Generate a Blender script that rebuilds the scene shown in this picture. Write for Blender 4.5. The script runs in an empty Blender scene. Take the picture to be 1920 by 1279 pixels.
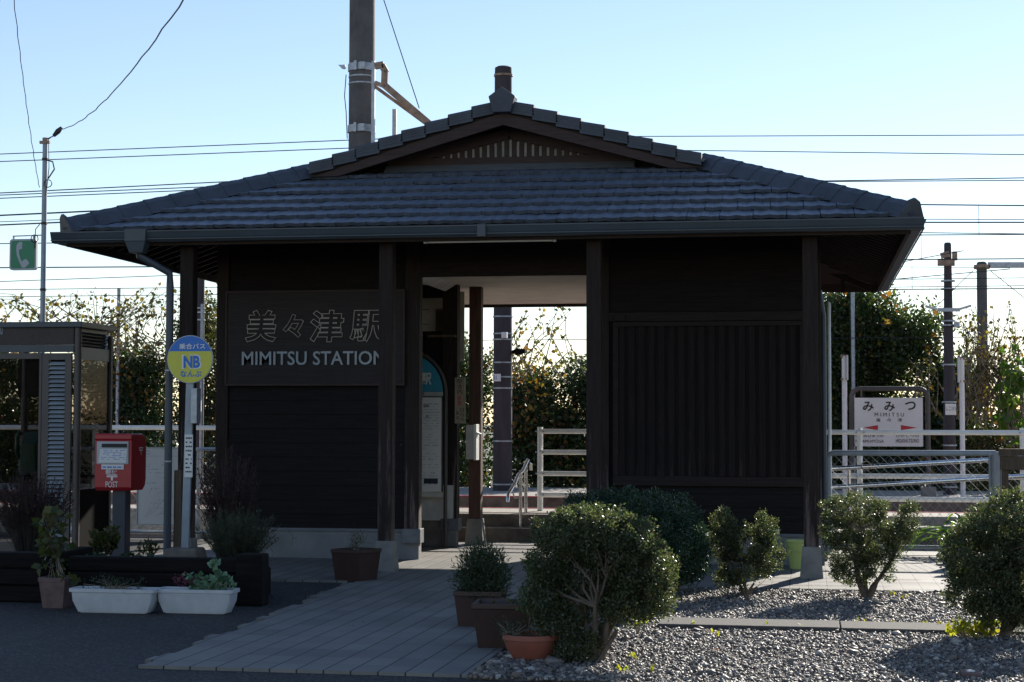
import bpy, math, random
import numpy as np
from mathutils import Vector, Matrix
random.seed(7); RNG=np.random.default_rng(7)
SC=bpy.context.scene
# ------------------------------------------------------------ camera, sky, sun, exposure
FPX,YAW,PIT,ROLL,HC=3268.,.1688,.0476,.0021,1.29
_f=Vector((-math.sin(YAW)*math.cos(PIT),math.cos(YAW)*math.cos(PIT),math.sin(PIT)))
_r=Vector((math.cos(YAW),math.sin(YAW),0)); _u=_r.cross(_f)
_R=_r*math.cos(ROLL)+_u*math.sin(ROLL); _U=_u*math.cos(ROLL)-_r*math.sin(ROLL)
cd=bpy.data.cameras.new('Camera'); cam=bpy.data.objects.new('Camera',cd); SC.collection.objects.link(cam)
m=Matrix((( _R.x,_U.x,-_f.x,0),(_R.y,_U.y,-_f.y,0),(_R.z,_U.z,-_f.z,HC),(0,0,0,1)))
cam.matrix_world=m; cd.sensor_width=36; cd.lens=FPX/1920*36; cd.clip_end=3000; cd.clip_start=.1
SC.camera=cam
SC.render.resolution_x=1024; SC.render.resolution_y=682
SUN=Vector((.34,1,.455)).normalized()
el=math.asin(SUN.z); az=math.atan2(SUN.x,SUN.y)
w=bpy.data.worlds.new('World'); SC.world=w; w.use_nodes=True
nt=w.node_tree; sky=nt.nodes.new('ShaderNodeTexSky'); sky.sky_type='NISHITA'; sky.sun_disc=False
sky.sun_elevation=el; sky.sun_rotation=az; sky.air_density=1.0; sky.dust_density=.04; sky.ozone_density=2.2; sky.altitude=0
bg=nt.nodes['Background']; bg.inputs['Strength'].default_value=.098
tint=nt.nodes.new('ShaderNodeMix'); tint.data_type='RGBA'; tint.blend_type='MULTIPLY'; tint.inputs[0].default_value=1
nt.links.new(sky.outputs[0],tint.inputs[6]); tint.inputs[7].default_value=(1.06,.97,.965,1)   # camera white balance of the clear winter sky
nt.links.new(tint.outputs[2],bg.inputs[0])
sd=bpy.data.lights.new('Sun','SUN'); sd.energy=5.0; sd.angle=math.radians(.5); sd.color=(1,.93,.82)
so=bpy.data.objects.new('Sun',sd); SC.collection.objects.link(so)
so.rotation_euler=(-SUN).to_track_quat('-Z','Y').to_euler(); so.location=(5,30,20)
SC.view_settings.view_transform='Standard'; SC.view_settings.look='None'
SC.view_settings.exposure=.75; SC.view_settings.gamma=1
# pixel of the photograph -> point on a vertical plane / a horizontal plane at true depth
def ray(px,py): return _f+_R*((px-960)/FPX)+_U*((639.5-py)/FPX)
CO=Vector((0,0,HC))
def A(px,py,Y): d=ray(px,py); return CO+d*(Y/d.y)
def G(px,py,z=0): d=ray(px,py); return CO+d*((z-HC)/d.z)
# ------------------------------------------------------------ materials
def mat(name,col,rough=.7,metal=0,var=.25,vs=6.,bump=.0,bs=40.,stretch=(1,1,1),spec=.5,col2=None,trans=0,alpha=1,coord='Object'):
    M=bpy.data.materials.new(name); M.use_nodes=True; n=M.node_tree.nodes; l=M.node_tree.links
    b=n['Principled BSDF']; b.inputs['Roughness'].default_value=rough; b.inputs['Metallic'].default_value=metal
    b.inputs['Specular IOR Level'].default_value=spec
    tc=n.new('ShaderNodeTexCoord'); mp=n.new('ShaderNodeMapping'); mp.inputs['Scale'].default_value=stretch
    l.new(tc.outputs[coord],mp.inputs[0])
    no=n.new('ShaderNodeTexNoise'); no.inputs['Scale'].default_value=vs; no.inputs['Detail'].default_value=6; no.inputs['Roughness'].default_value=.65
    l.new(mp.outputs[0],no.inputs['Vector'])
    cr=n.new('ShaderNodeValToRGB'); cr.color_ramp.elements[0].position=.3; cr.color_ramp.elements[1].position=.7
    c2=col2 if col2 else tuple(min(1,c*(1+var)) for c in col)
    cr.color_ramp.elements[0].color=tuple(c*(1-var) for c in col)+(1,) if not col2 else tuple(col)+(1,)
    cr.color_ramp.elements[1].color=tuple(c2)+(1,)
    l.new(no.outputs['Fac'],cr.inputs[0]); l.new(cr.outputs[0],b.inputs['Base Color'])
    if bump:
        n2=n.new('ShaderNodeTexNoise'); n2.inputs['Scale'].default_value=bs; n2.inputs['Detail'].default_value=5
        l.new(mp.outputs[0],n2.inputs['Vector'])
        bp=n.new('ShaderNodeBump'); bp.inputs['Strength'].default_value=bump; bp.inputs['Distance'].default_value=.01
        l.new(n2.outputs['Fac'],bp.inputs['Height']); l.new(bp.outputs[0],b.inputs['Normal'])
    if trans:
        b.inputs['Transmission Weight'].default_value=trans
    if alpha<1: b.inputs['Alpha'].default_value=alpha
    return M
def leafmat(name,cols,rough=.38,tr=.35,spec=.5):
    M=bpy.data.materials.new(name); M.use_nodes=True; n=M.node_tree.nodes; l=M.node_tree.links
    b=n['Principled BSDF']; b.inputs['Roughness'].default_value=rough; b.inputs['Specular IOR Level'].default_value=spec
    g=n.new('ShaderNodeNewGeometry'); cr=n.new('ShaderNodeValToRGB'); e=cr.color_ramp.elements
    while len(e)<len(cols): e.new(.5)
    for i,c in enumerate(cols): e[i].position=i/(len(cols)-1) if len(cols)>1 else 0; e[i].color=tuple(c)+(1,)
    l.new(g.outputs['Random Per Island'],cr.inputs[0]); l.new(cr.outputs[0],b.inputs['Base Color'])
    t=n.new('ShaderNodeBsdfTranslucent'); mx=n.new('ShaderNodeMixShader'); mx.inputs[0].default_value=tr
    gm=n.new('ShaderNodeMix'); gm.data_type='RGBA'; gm.blend_type='MULTIPLY'; gm.inputs[0].default_value=1
    l.new(cr.outputs[0],gm.inputs[6]); gm.inputs[7].default_value=(1.9,2.0,1.1,1)
    l.new(gm.outputs[2],t.inputs[0]); l.new(b.outputs[0],mx.inputs[1]); l.new(t.outputs[0],mx.inputs[2])
    l.new(mx.outputs[0],n['Material Output'].inputs[0]); return M
def woodmat(name,col,rough=.6,axis='z',wear=None,spec=.35):
    st={'x':(1.2,22,22),'y':(22,1.2,22),'z':(22,22,1.2)}[axis]
    M=mat(name,col,rough,var=.45,vs=3,bump=.5,bs=5,stretch=st,spec=spec)
    if wear:
        n=M.node_tree.nodes; l=M.node_tree.links; b=n['Principled BSDF']
        src=b.inputs['Base Color'].links[0].from_socket
        tc=[x for x in n if x.type=='TEX_COORD'][0]; mp=[x for x in n if x.type=='MAPPING'][0]
        no=n.new('ShaderNodeTexNoise'); no.inputs['Scale'].default_value=1.1; no.inputs['Detail'].default_value=8; no.inputs['Roughness'].default_value=.75
        l.new(mp.outputs[0],no.inputs['Vector'])
        sx=n.new('ShaderNodeSeparateXYZ'); l.new(tc.outputs['Object'],sx.inputs[0])
        mr=n.new('ShaderNodeMapRange'); mr.inputs[1].default_value=1.4; mr.inputs[2].default_value=0; mr.inputs[3].default_value=-.06; mr.inputs[4].default_value=.17
        l.new(sx.outputs[2],mr.inputs[0])
        ad=n.new('ShaderNodeMath'); ad.operation='ADD'; l.new(no.outputs[0],ad.inputs[0]); l.new(mr.outputs[0],ad.inputs[1])
        cr=n.new('ShaderNodeValToRGB'); cr.color_ramp.elements[0].position=.56; cr.color_ramp.elements[1].position=.72
        l.new(ad.outputs[0],cr.inputs[0])
        mx=n.new('ShaderNodeMix'); mx.data_type='RGBA'; l.new(cr.outputs[0],mx.inputs[0]); l.new(src,mx.inputs[6]); mx.inputs[7].default_value=tuple(wear)+(1,)
        l.new(mx.outputs[2],b.inputs['Base Color'])
    return M
M={}
M['wall']=woodmat('wall_boards',(.0105,.0085,.009),.75,'x',spec=.2)
M['batten']=woodmat('batten_boards',(.0125,.0095,.009),.75,'z',spec=.2,wear=(.05,.038,.034))
M['post']=woodmat('post_wood',(.020,.013,.011),.7,'z',wear=(.16,.125,.11),spec=.25)
M['postr']=woodmat('brown_post_wood',(.085,.042,.028),.6,'z')
M['beam']=woodmat('beam_wood',(.018,.0125,.011),.7,'x',spec=.25)
M['barge']=woodmat('bargeboard_wood',(.038,.021,.018),.6,'x')
M['soffit']=woodmat('soffit_wood',(.028,.019,.016),.75,'x')
M['signw']=woodmat('sign_board_wood',(.017,.0125,.0125),.6,'x')
M['old']=woodmat('weathered_wood',(.09,.065,.045),.8,'z')
M['plaque']=woodmat('plaque_wood',(.36,.30,.22),.6,'z')
M['sleeper']=mat('sleeper_wood',(.009,.0075,.007),.9,var=.6,vs=3,bump=.9,bs=8,stretch=(1.2,9,16),spec=.2)
M['tile']=mat('roof_tile',(.115,.14,.185),.5,var=.3,vs=2.5,bump=.55,bs=14,stretch=(8,.7,.7),spec=.5)
M['tiley']=mat('roof_tile_side',(.115,.14,.185),.5,var=.3,vs=2.5,bump=.55,bs=14,stretch=(.7,8,.7),spec=.5)
M['cap']=mat('ridge_tile',(.052,.064,.084),.55,var=.3,vs=4,bump=.4,bs=18,spec=.4)
M['gutter']=mat('gutter_metal',(.045,.062,.08),.45,var=.15,vs=2,spec=.5)
M['flash']=mat('flashing_metal',(.12,.13,.14),.5,var=.2,vs=5,stretch=(1,1,8))
M['pipe']=mat('downpipe_paint',(.035,.05,.07),.4,var=.15,vs=3)
M['conc']=mat('concrete',(.22,.21,.19),.85,var=.3,vs=5,bump=.3,bs=60)
M['concd']=mat('weathered_concrete',(.16,.135,.11),.9,var=.45,vs=5,bump=.5,bs=40)
M['found']=mat('foundation_render',(.19,.19,.185),.85,var=.2,vs=3,bump=.2,bs=60)
M['dark']=mat('dark_panel',(.010,.009,.009),.95,var=.3,spec=.05)
M['black']=mat('black_ink',(.012,.012,.012),.6,var=.2)
M['red']=mat('red_ink',(.45,.02,.03),.5,var=.1)
M['fascia']=mat('booth_fascia',(.04,.03,.026),.6,var=.3,vs=40)
M['shoe']=mat('shoe_metal',(.13,.14,.15),.6,var=.3,vs=8)
M['rust']=mat('rusty_steel',(.30,.21,.15),.7,var=.5,vs=9,bump=.2)
M['white']=mat('white_paint',(.78,.78,.76),.4,var=.12,vs=4)
M['whited']=mat('old_white_plastic',(.62,.62,.60),.45,var=.25,vs=8)
M['paper']=mat('white_sheet',(.70,.70,.68),.5,var=.06,vs=3)
M['ceil']=mat('ceiling_panel',(.72,.66,.57),.8,var=.12,vs=2.5)
M['panel']=mat('pale_panel',(.55,.53,.48),.7,var=.2,vs=6)
M['steel']=mat('polished_steel',(.75,.75,.76),.16,1,var=.08)
M['alu']=mat('aluminium',(.085,.075,.072),.5,.4,var=.12,vs=3)
M['galv']=mat('galvanised_steel',(.35,.38,.42),.45,.6,var=.25,vs=14)
M['signpole']=mat('painted_steel_pole',(.30,.34,.38),.5,.2,var=.15)
M['poleconc']=mat('pole_concrete',(.10,.098,.10),.85,var=.35,vs=4,bump=.3,bs=50,stretch=(1,1,.6))
M['polebr']=mat('pole_brown_paint',(.042,.034,.040),.75,var=.35,vs=3,stretch=(3,3,.5),bump=.15,bs=40)
M['wire']=mat('black_wire',(.02,.02,.024),.5,var=.1)
M['wirec']=mat('copper_wire',(.06,.07,.08),.5,var=.1)
M['mailred']=mat('mailbox_red',(.36,.012,.022),.35,var=.12,vs=3)
M['maildark']=mat('mailbox_post_blue',(.02,.028,.05),.45,var=.2)
M['blue']=mat('sign_blue',(.02,.16,.55),.45,var=.06)
M['yellow']=mat('sign_yellow',(.62,.60,.07),.45,var=.06)
M['green']=mat('sign_green',(.01,.22,.10),.4,var=.06)
M['grey']=mat('sign_grey',(.42,.45,.48),.45,var=.1)
M['letter']=mat('letter_metal',(.26,.30,.33),.45,.2,var=.15,vs=10)
M['outline']=mat('letter_outline',(.48,.44,.38),.5,var=.2)
M['teal']=mat('board_teal',(.03,.26,.38),.5,var=.06)
M['terra']=mat('terracotta_plastic',(.27,.085,.055),.5,var=.15,vs=5)
M['brownpot']=mat('brown_plastic',(.045,.02,.016),.45,var=.3,vs=6)
M['pinkpot']=mat('faded_brown_plastic',(.13,.08,.075),.6,var=.35,vs=12)
M['wpot']=mat('white_planter_plastic',(.50,.52,.54),.5,var=.12,vs=9)
M['soil']=mat('soil',(.035,.026,.02),.95,var=.5,vs=20,bump=1,bs=60)
M['bucket']=mat('bucket_plastic',(.40,.48,.15),.35,var=.08,vs=2)
M['glass']=mat('clear_glass',(.36,.35,.34),.02,var=0,trans=1); M['glass'].node_tree.nodes['Principled BSDF'].inputs['IOR'].default_value=1.05
M['pet']=mat('clear_plastic',(.9,.95,.95),.08,var=0,trans=1); M['pet'].node_tree.nodes['Principled BSDF'].inputs['IOR'].default_value=1.2
M['phone']=mat('phone_green',(.015,.07,.035),.4,var=.2)
M['bark']=mat('bark',(.13,.10,.075),.9,var=.5,vs=12,bump=.6,bs=40)
M['barkl']=mat('pale_twig',(.22,.18,.14),.85,var=.4,vs=12)
M['barkd']=mat('dark_bark',(.045,.038,.032),.9,var=.4,vs=10)
M['red_edge']=mat('platform_edge_red',(.52,.09,.10),.7,var=.2,vs=8)
M['lf_shrub']=leafmat('leaf_boxwood',[(.022,.036,.018),(.045,.064,.03),(.07,.092,.042),(.13,.15,.085),(.07,.05,.028)],.40,.38,.45)
M['lf_azalea']=leafmat('leaf_azalea',[(.012,.034,.018),(.02,.05,.025),(.03,.06,.028)],.4,.22)
M['lf_dark']=leafmat('leaf_evergreen',[(.012,.03,.012),(.02,.045,.014),(.035,.065,.018),(.05,.08,.02)],.35,.3)
M['lf_tree']=leafmat('leaf_tree',[(.018,.04,.014),(.035,.06,.018),(.06,.09,.025),(.09,.11,.03)],.35,.42)
M['lf_olive']=leafmat('leaf_olive',[(.03,.045,.014),(.05,.065,.02),(.07,.075,.022),(.06,.04,.02)],.4,.38)
M['lf_autumn']=leafmat('leaf_autumn',[(.06,.025,.012),(.05,.045,.015),(.13,.05,.015),(.22,.10,.02),(.24,.16,.025),(.07,.08,.02)],.5,.4)
M['lf_vine']=leafmat('leaf_vine',[(.03,.04,.012),(.07,.08,.02),(.12,.11,.02),(.20,.10,.02),(.22,.17,.03),(.05,.06,.015),(.06,.03,.015)],.5,.42)
M['lf_yellow']=leafmat('leaf_yellow',[(.25,.22,.02),(.30,.28,.03),(.18,.25,.03)],.5,.5)
M['lf_bright']=leafmat('leaf_bright_green',[(.05,.12,.015),(.08,.16,.02),(.12,.18,.03)],.4,.45)
M['lf_rosemary']=leafmat('leaf_rosemary',[(.016,.036,.014),(.028,.05,.018),(.045,.06,.022)],.6,.15)
M['lf_gaura']=leafmat('leaf_gaura',[(.035,.014,.018),(.05,.02,.024),(.035,.028,.02),(.06,.028,.034)],.8,.1,.2)
M['lf_pink']=leafmat('petal_pink',[(.20,.05,.10),(.15,.04,.07)],.6,.3)
M['lf_ivy']=leafmat('leaf_ivy',[(.10,.20,.11),(.22,.34,.24),(.07,.16,.08)],.5,.2)
M['lf_red']=leafmat('leaf_red_weed',[(.38,.09,.03),(.42,.16,.06)],.6,.3)
M['lf_litter']=leafmat('dry_leaf',[(.10,.05,.025),(.16,.09,.04),(.07,.04,.02)],.8,.1)
M['stone']=leafmat('gravel_stone',[(.065,.058,.055),(.15,.135,.12),(.24,.21,.185),(.10,.09,.085),(.45,.42,.38),(.17,.13,.10),(.14,.125,.115)],.6,0,.4)
def cracks(Mt,sc=4.5,thr=.012,col=(.05,.05,.045,1)):
    n=Mt.node_tree.nodes; l=Mt.node_tree.links; b=n['Principled BSDF']; src=b.inputs['Base Color'].links[0].from_socket
    tc=[x for x in n if x.type=='TEX_COORD'][0]
    no=n.new('ShaderNodeTexNoise'); no.inputs['Scale'].default_value=9; l.new(tc.outputs['Object'],no.inputs['Vector'])
    mx=n.new('ShaderNodeMix'); mx.data_type='VECTOR'; mx.inputs[0].default_value=.12; l.new(tc.outputs['Object'],mx.inputs[4]); l.new(no.outputs['Color'],mx.inputs[5])
    vo=n.new('ShaderNodeTexVoronoi'); vo.feature='DISTANCE_TO_EDGE'; vo.inputs['Scale'].default_value=sc; l.new(mx.outputs[1],vo.inputs['Vector'])
    c=n.new('ShaderNodeMath'); c.operation='LESS_THAN'; c.inputs[1].default_value=thr; l.new(vo.outputs['Distance'],c.inputs[0])
    n2=n.new('ShaderNodeTexNoise'); n2.inputs['Scale'].default_value=1.7; l.new(tc.outputs['Object'],n2.inputs['Vector'])
    g=n.new('ShaderNodeMath'); g.operation='GREATER_THAN'; g.inputs[1].default_value=.5; l.new(n2.outputs[0],g.inputs[0])
    m=n.new('ShaderNodeMath'); m.operation='MULTIPLY'; l.new(c.outputs[0],m.inputs[0]); l.new(g.outputs[0],m.inputs[1])
    o=n.new('ShaderNodeMix'); o.data_type='RGBA'; l.new(m.outputs[0],o.inputs[0]); l.new(src,o.inputs[6]); o.inputs[7].default_value=col
    l.new(o.outputs[2],b.inputs['Base Color'])
cracks(M['found'])
# ground materials
def asphalt():
    Q=bpy.data.materials.new('asphalt'); Q.use_nodes=True; n=Q.node_tree.nodes; l=Q.node_tree.links; b=n['Principled BSDF']
    tc=n.new('ShaderNodeTexCoord'); vo=n.new('ShaderNodeTexVoronoi'); vo.inputs['Scale'].default_value=75
    l.new(tc.outputs['Object'],vo.inputs['Vector'])
    cr=n.new('ShaderNodeValToRGB'); e=cr.color_ramp.elements; e[0].position=.0; e[0].color=(.009,.009,.010,1); e[1].position=1; e[1].color=(.075,.072,.07,1)
    e2=e.new(.55); e2.color=(.020,.020,.021,1)
    sep=n.new('ShaderNodeSeparateColor'); l.new(vo.outputs['Color'],sep.inputs[0]); l.new(sep.outputs[0],cr.inputs[0])
    no=n.new('ShaderNodeTexNoise'); no.inputs['Scale'].default_value=.9; no.inputs['Detail'].default_value=5; l.new(tc.outputs['Object'],no.inputs['Vector'])
    mr=n.new('ShaderNodeMapRange'); mr.inputs[3].default_value=.4; mr.inputs[4].default_value=1.5; l.new(no.outputs[0],mr.inputs[0])
    mx=n.new('ShaderNodeMix'); mx.data_type='RGBA'; mx.blend_type='MULTIPLY'; mx.inputs[0].default_value=1
    l.new(cr.outputs[0],mx.inputs[6]); l.new(mr.outputs[0],mx.inputs[7]); l.new(mx.outputs[2],b.inputs['Base Color'])
    b.inputs['Roughness'].default_value=.85
    bp=n.new('ShaderNodeBump'); bp.inputs['Strength'].default_value=.9; bp.inputs['Distance'].default_value=.006; bp.invert=True
    l.new(vo.outputs['Distance'],bp.inputs['Height']); l.new(bp.outputs[0],b.inputs['Normal']); return Q
def paving(wx=.145,wy=.29,ox=0.,jt=.55):
    Q=bpy.data.materials.new('plank_tile_paving'); Q.use_nodes=True; n=Q.node_tree.nodes; l=Q.node_tree.links; b=n['Principled BSDF']
    tc=n.new('ShaderNodeTexCoord'); sx=n.new('ShaderNodeSeparateXYZ'); l.new(tc.outputs['Object'],sx.inputs[0])
    def grid(sock,per,wd,off):
        a=n.new('ShaderNodeMath'); a.operation='ADD'; a.inputs[1].default_value=off; l.new(sock,a.inputs[0])
        d=n.new('ShaderNodeMath'); d.operation='DIVIDE'; d.inputs[1].default_value=per; l.new(a.outputs[0],d.inputs[0])
        fr=n.new('ShaderNodeMath'); fr.operation='FRACT'; l.new(d.outputs[0],fr.inputs[0])
        c=n.new('ShaderNodeMath'); c.operation='LESS_THAN'; c.inputs[1].default_value=wd/per; l.new(fr.outputs[0],c.inputs[0])
        fl=n.new('ShaderNodeMath'); fl.operation='FLOOR'; l.new(d.outputs[0],fl.inputs[0]); return c.outputs[0],fl.outputs[0]
    gx,fx=grid(sx.outputs[0],wx,.009,20+ox); gy,fy=grid(sx.outputs[1],wy,.004,20)
    mxg=n.new('ShaderNodeMath'); mxg.operation='MAXIMUM'; l.new(gx,mxg.inputs[0])
    gy2=n.new('ShaderNodeMath'); gy2.operation='MULTIPLY'; gy2.inputs[1].default_value=jt; l.new(gy,gy2.inputs[0]); l.new(gy2.outputs[0],mxg.inputs[1])
    cmb=n.new('ShaderNodeCombineXYZ'); l.new(fx,cmb.inputs[0]); l.new(fy,cmb.inputs[1])
    wn=n.new('ShaderNodeTexWhiteNoise'); wn.noise_dimensions='3D'; l.new(cmb.outputs[0],wn.inputs[0])
    mp=n.new('ShaderNodeMapping'); mp.inputs['Scale'].default_value=(1.2,26,1); l.new(tc.outputs['Object'],mp.inputs[0])
    no=n.new('ShaderNodeTexNoise'); no.inputs['Scale'].default_value=5; no.inputs['Detail'].default_value=6; l.new(mp.outputs[0],no.inputs['Vector'])
    n3=n.new('ShaderNodeTexNoise'); n3.inputs['Scale'].default_value=1.3; n3.inputs['Detail'].default_value=6; l.new(tc.outputs['Object'],n3.inputs['Vector'])
    ad=n.new('ShaderNodeMath'); ad.operation='MULTIPLY_ADD'; ad.inputs[1].default_value=.30; ad.inputs[2].default_value=.42; l.new(wn.outputs[0],ad.inputs[0])
    a2=n.new('ShaderNodeMath'); a2.operation='MULTIPLY_ADD'; a2.inputs[1].default_value=.55; l.new(no.outputs[0],a2.inputs[0]); l.new(ad.outputs[0],a2.inputs[2])
    a3=n.new('ShaderNodeMath'); a3.operation='MULTIPLY_ADD'; a3.inputs[1].default_value=.7; a3.inputs[2].default_value=-.2; l.new(n3.outputs[0],a3.inputs[0])
    a4=n.new('ShaderNodeMath'); a4.operation='ADD'; l.new(a2.outputs[0],a4.inputs[0]); l.new(a3.outputs[0],a4.inputs[1])
    mc=n.new('ShaderNodeMix'); mc.data_type='RGBA'; mc.blend_type='MULTIPLY'; mc.inputs[0].default_value=1; mc.inputs[6].default_value=(.18,.172,.155,1); l.new(a4.outputs[0],mc.inputs[7])
    mj=n.new('ShaderNodeMix'); mj.data_type='RGBA'; l.new(mxg.outputs[0],mj.inputs[0]); l.new(mc.outputs[2],mj.inputs[6]); mj.inputs[7].default_value=(.022,.02,.02,1)
    l.new(mj.outputs[2],b.inputs['Base Color']); b.inputs['Roughness'].default_value=.7
    bp=n.new('ShaderNodeBump'); bp.inputs['Strength'].default_value=.5; bp.inputs['Distance'].default_value=.004
    sb=n.new('ShaderNodeMath'); sb.operation='SUBTRACT'; l.new(no.outputs[0],sb.inputs[0]); l.new(mxg.outputs[0],sb.inputs[1]); l.new(sb.outputs[0],bp.inputs['Height']); l.new(bp.outputs[0],b.inputs['Normal'])
    return Q
M['asphalt']=asphalt(); cracks(M['asphalt'],.55,.0035,(.004,.004,.004,1)); M['paving']=paving(ox=.03,jt=.85); M['paving2']=paving(ox=.03,jt=1.)
M['ground']=mat('dry_ground',(.10,.10,.06),.95,var=.4,vs=.5,bump=.5,bs=5)
M['gravelbase']=mat('gravel_soil',(.10,.095,.09),.95,var=.4,vs=30,bump=1,bs=80)
M['slab']=mat('border_concrete',(.085,.08,.075),.9,var=.35,vs=30,bump=.4,bs=90)
M['ballast']=mat('ballast',(.16,.12,.10),.95,var=.5,vs=40,bump=1,bs=30)
M['block']=mat('interlocking_block',(.34,.31,.27),.9,var=.4,vs=14,bump=.5,bs=30,stretch=(1,2,1))
# ------------------------------------------------------------ object helpers
def link(o): SC.collection.objects.link(o); return o
def tag(o,label=None,cat=None,group=None,kind=None):
    if label:o['label']=label
    if cat:o['category']=cat
    if group:o['group']=group
    if kind:o['kind']=kind
    return o
def thing(name,label,cat,loc=(0,0,0),rz=0,group=None):
    o=bpy.data.objects.new(name,None); o.empty_display_size=.1; link(o); o.location=loc; o.rotation_euler=(0,0,rz)
    return tag(o,label,cat,group)
def copytree(o,parent=None):
    c=o.copy(); link(c); 
    if parent: c.parent=parent
    for ch in [x for x in list(SC.collection.objects) if x.parent==o]: copytree(ch,c)
    return c
def mloc(p):
    if p is None: return Matrix()
    L=Matrix.LocRotScale(p.location,p.rotation_euler,p.scale)
    return mloc(p.parent)@L
class MB:
    def __init__(s): s.v=[];s.f=[]
    def add(s,vs,fs):
        b=len(s.v); s.v+= [tuple(x) for x in vs]; s.f+=[tuple(i+b for i in f) for f in fs]; return s
    def box(s,x0,x1,y0,y1,z0,z1):
        return s.add([(x0,y0,z0),(x1,y0,z0),(x1,y1,z0),(x0,y1,z0),(x0,y0,z1),(x1,y0,z1),(x1,y1,z1),(x0,y1,z1)],[(0,3,2,1),(4,5,6,7),(0,1,5,4),(1,2,6,5),(2,3,7,6),(3,0,4,7)])
    def beam(s,p,q,w,h,up=(0,0,1)):
        p=Vector(p);q=Vector(q);d=(q-p).normalized();u=Vector(up)
        a=d.cross(u); a=a.normalized() if a.length>1e-5 else Vector((1,0,0)); u=a.cross(d)
        vs=[]
        for c in (p,q):
            for sx,sz in ((-1,-1),(1,-1),(1,1),(-1,1)): vs.append(c+a*(sx*w/2)+u*(sz*h/2))
        return s.add(vs,[(0,1,2,3),(7,6,5,4),(0,4,5,1),(1,5,6,2),(2,6,7,3),(3,7,4,0)])
    def frus(s,cx,cy,z0,z1,w0,d0,w1,d1):
        vs=[]
        for z,w_,d_ in ((z0,w0,d0),(z1,w1,d1)):
            vs+=[(cx-w_/2,cy-d_/2,z),(cx+w_/2,cy-d_/2,z),(cx+w_/2,cy+d_/2,z),(cx-w_/2,cy+d_/2,z)]
        return s.add(vs,[(0,3,2,1),(4,5,6,7),(0,1,5,4),(1,2,6,5),(2,3,7,6),(3,0,4,7)])
    def tube(s,pts,r,n=8,caps=True):
        pts=[Vector(p) for p in pts]; rs=r if isinstance(r,(list,tuple)) else [r]*len(pts)
        vs=[];fs=[]; pa=None
        for i,p in enumerate(pts):
            d=(pts[min(i+1,len(pts)-1)]-pts[max(i-1,0)])
            d=d.normalized() if d.length>1e-9 else Vector((0,0,1))
            if pa is None:
                a=d.orthogonal().normalized()
            else:
                a=pa-d*pa.dot(d); a=a.normalized() if a.length>1e-6 else d.orthogonal().normalized()
            pa=a; b=d.cross(a)
            for k in range(n):
                t=2*math.pi*k/n; vs.append(p+(a*math.cos(t)+b*math.sin(t))*rs[i])
        for i in range(len(pts)-1):
            for k in range(n): fs.append((i*n+k,i*n+(k+1)%n,(i+1)*n+(k+1)%n,(i+1)*n+k))
        if caps: fs.append(tuple(range(n-1,-1,-1))); fs.append(tuple((len(pts)-1)*n+k for k in range(n)))
        return s.add(vs,fs)
    def lathe(s,prof,cx,cy,n=24):
        vs=[];fs=[]
        for r,z in prof:
            for k in range(n): t=2*math.pi*k/n; vs.append((cx+r*math.cos(t),cy+r*math.sin(t),z))
        for i in range(len(prof)-1):
            for k in range(n): fs.append((i*n+k,i*n+(k+1)%n,(i+1)*n+(k+1)%n,(i+1)*n+k))
        return s.add(vs,fs)
    def prismY(s,poly,y0,y1):  # polygon in (x,z)
        n=len(poly); vs=[(x,y0,z) for x,z in poly]+[(x,y1,z) for x,z in poly]
        return s.add(vs,[tuple(range(n)),tuple(range(2*n-1,n-1,-1))]+[(i,i+n,(i+1)%n+n,(i+1)%n) for i in range(n)])
    def prismX(s,poly,x0,x1):  # polygon in (y,z)
        n=len(poly); vs=[(x0,y,z) for y,z in poly]+[(x1,y,z) for y,z in poly]
        return s.add(vs,[tuple(range(n-1,-1,-1)),tuple(range(n,2*n))]+[(i,(i+1)%n,(i+1)%n+n,i+n) for i in range(n)])
    def slabpoly(s,pts,t):  # 3-D polygon extruded down by t
        n=len(pts); vs=[tuple(p) for p in pts]+[(p[0],p[1],p[2]-t) for p in pts]
        return s.add(vs,[tuple(range(n)),tuple(range(2*n-1,n-1,-1))]+[(i,i+n,(i+1)%n+n,(i+1)%n) for i in range(n)])
    def build(s,name,mt,parent=None,world=True,smooth=False,bevel=0,loc=None):
        me=bpy.data.meshes.new(name); V=s.v
        if parent is not None and world:
            iv=mloc(parent).inverted(); V=[tuple(iv@Vector(v)) for v in V]
        if loc is not None: V=[(v[0]-loc[0],v[1]-loc[1],v[2]-loc[2]) for v in V]
        me.from_pydata(V,[],s.f); me.update()
        o=bpy.data.objects.new(name,me); link(o); me.materials.append(mt)
        if loc is not None: o.location=loc
        if parent is not None: o.parent=parent
        if smooth: me.polygons.foreach_set('use_smooth',[True]*len(me.polygons)); me.set_sharp_from_angle(angle=math.radians(40))
        if bevel:
            md=o.modifiers.new('Bevel','BEVEL'); md.width=bevel; md.segments=2; md.limit_method='ANGLE'
        return o
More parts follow.
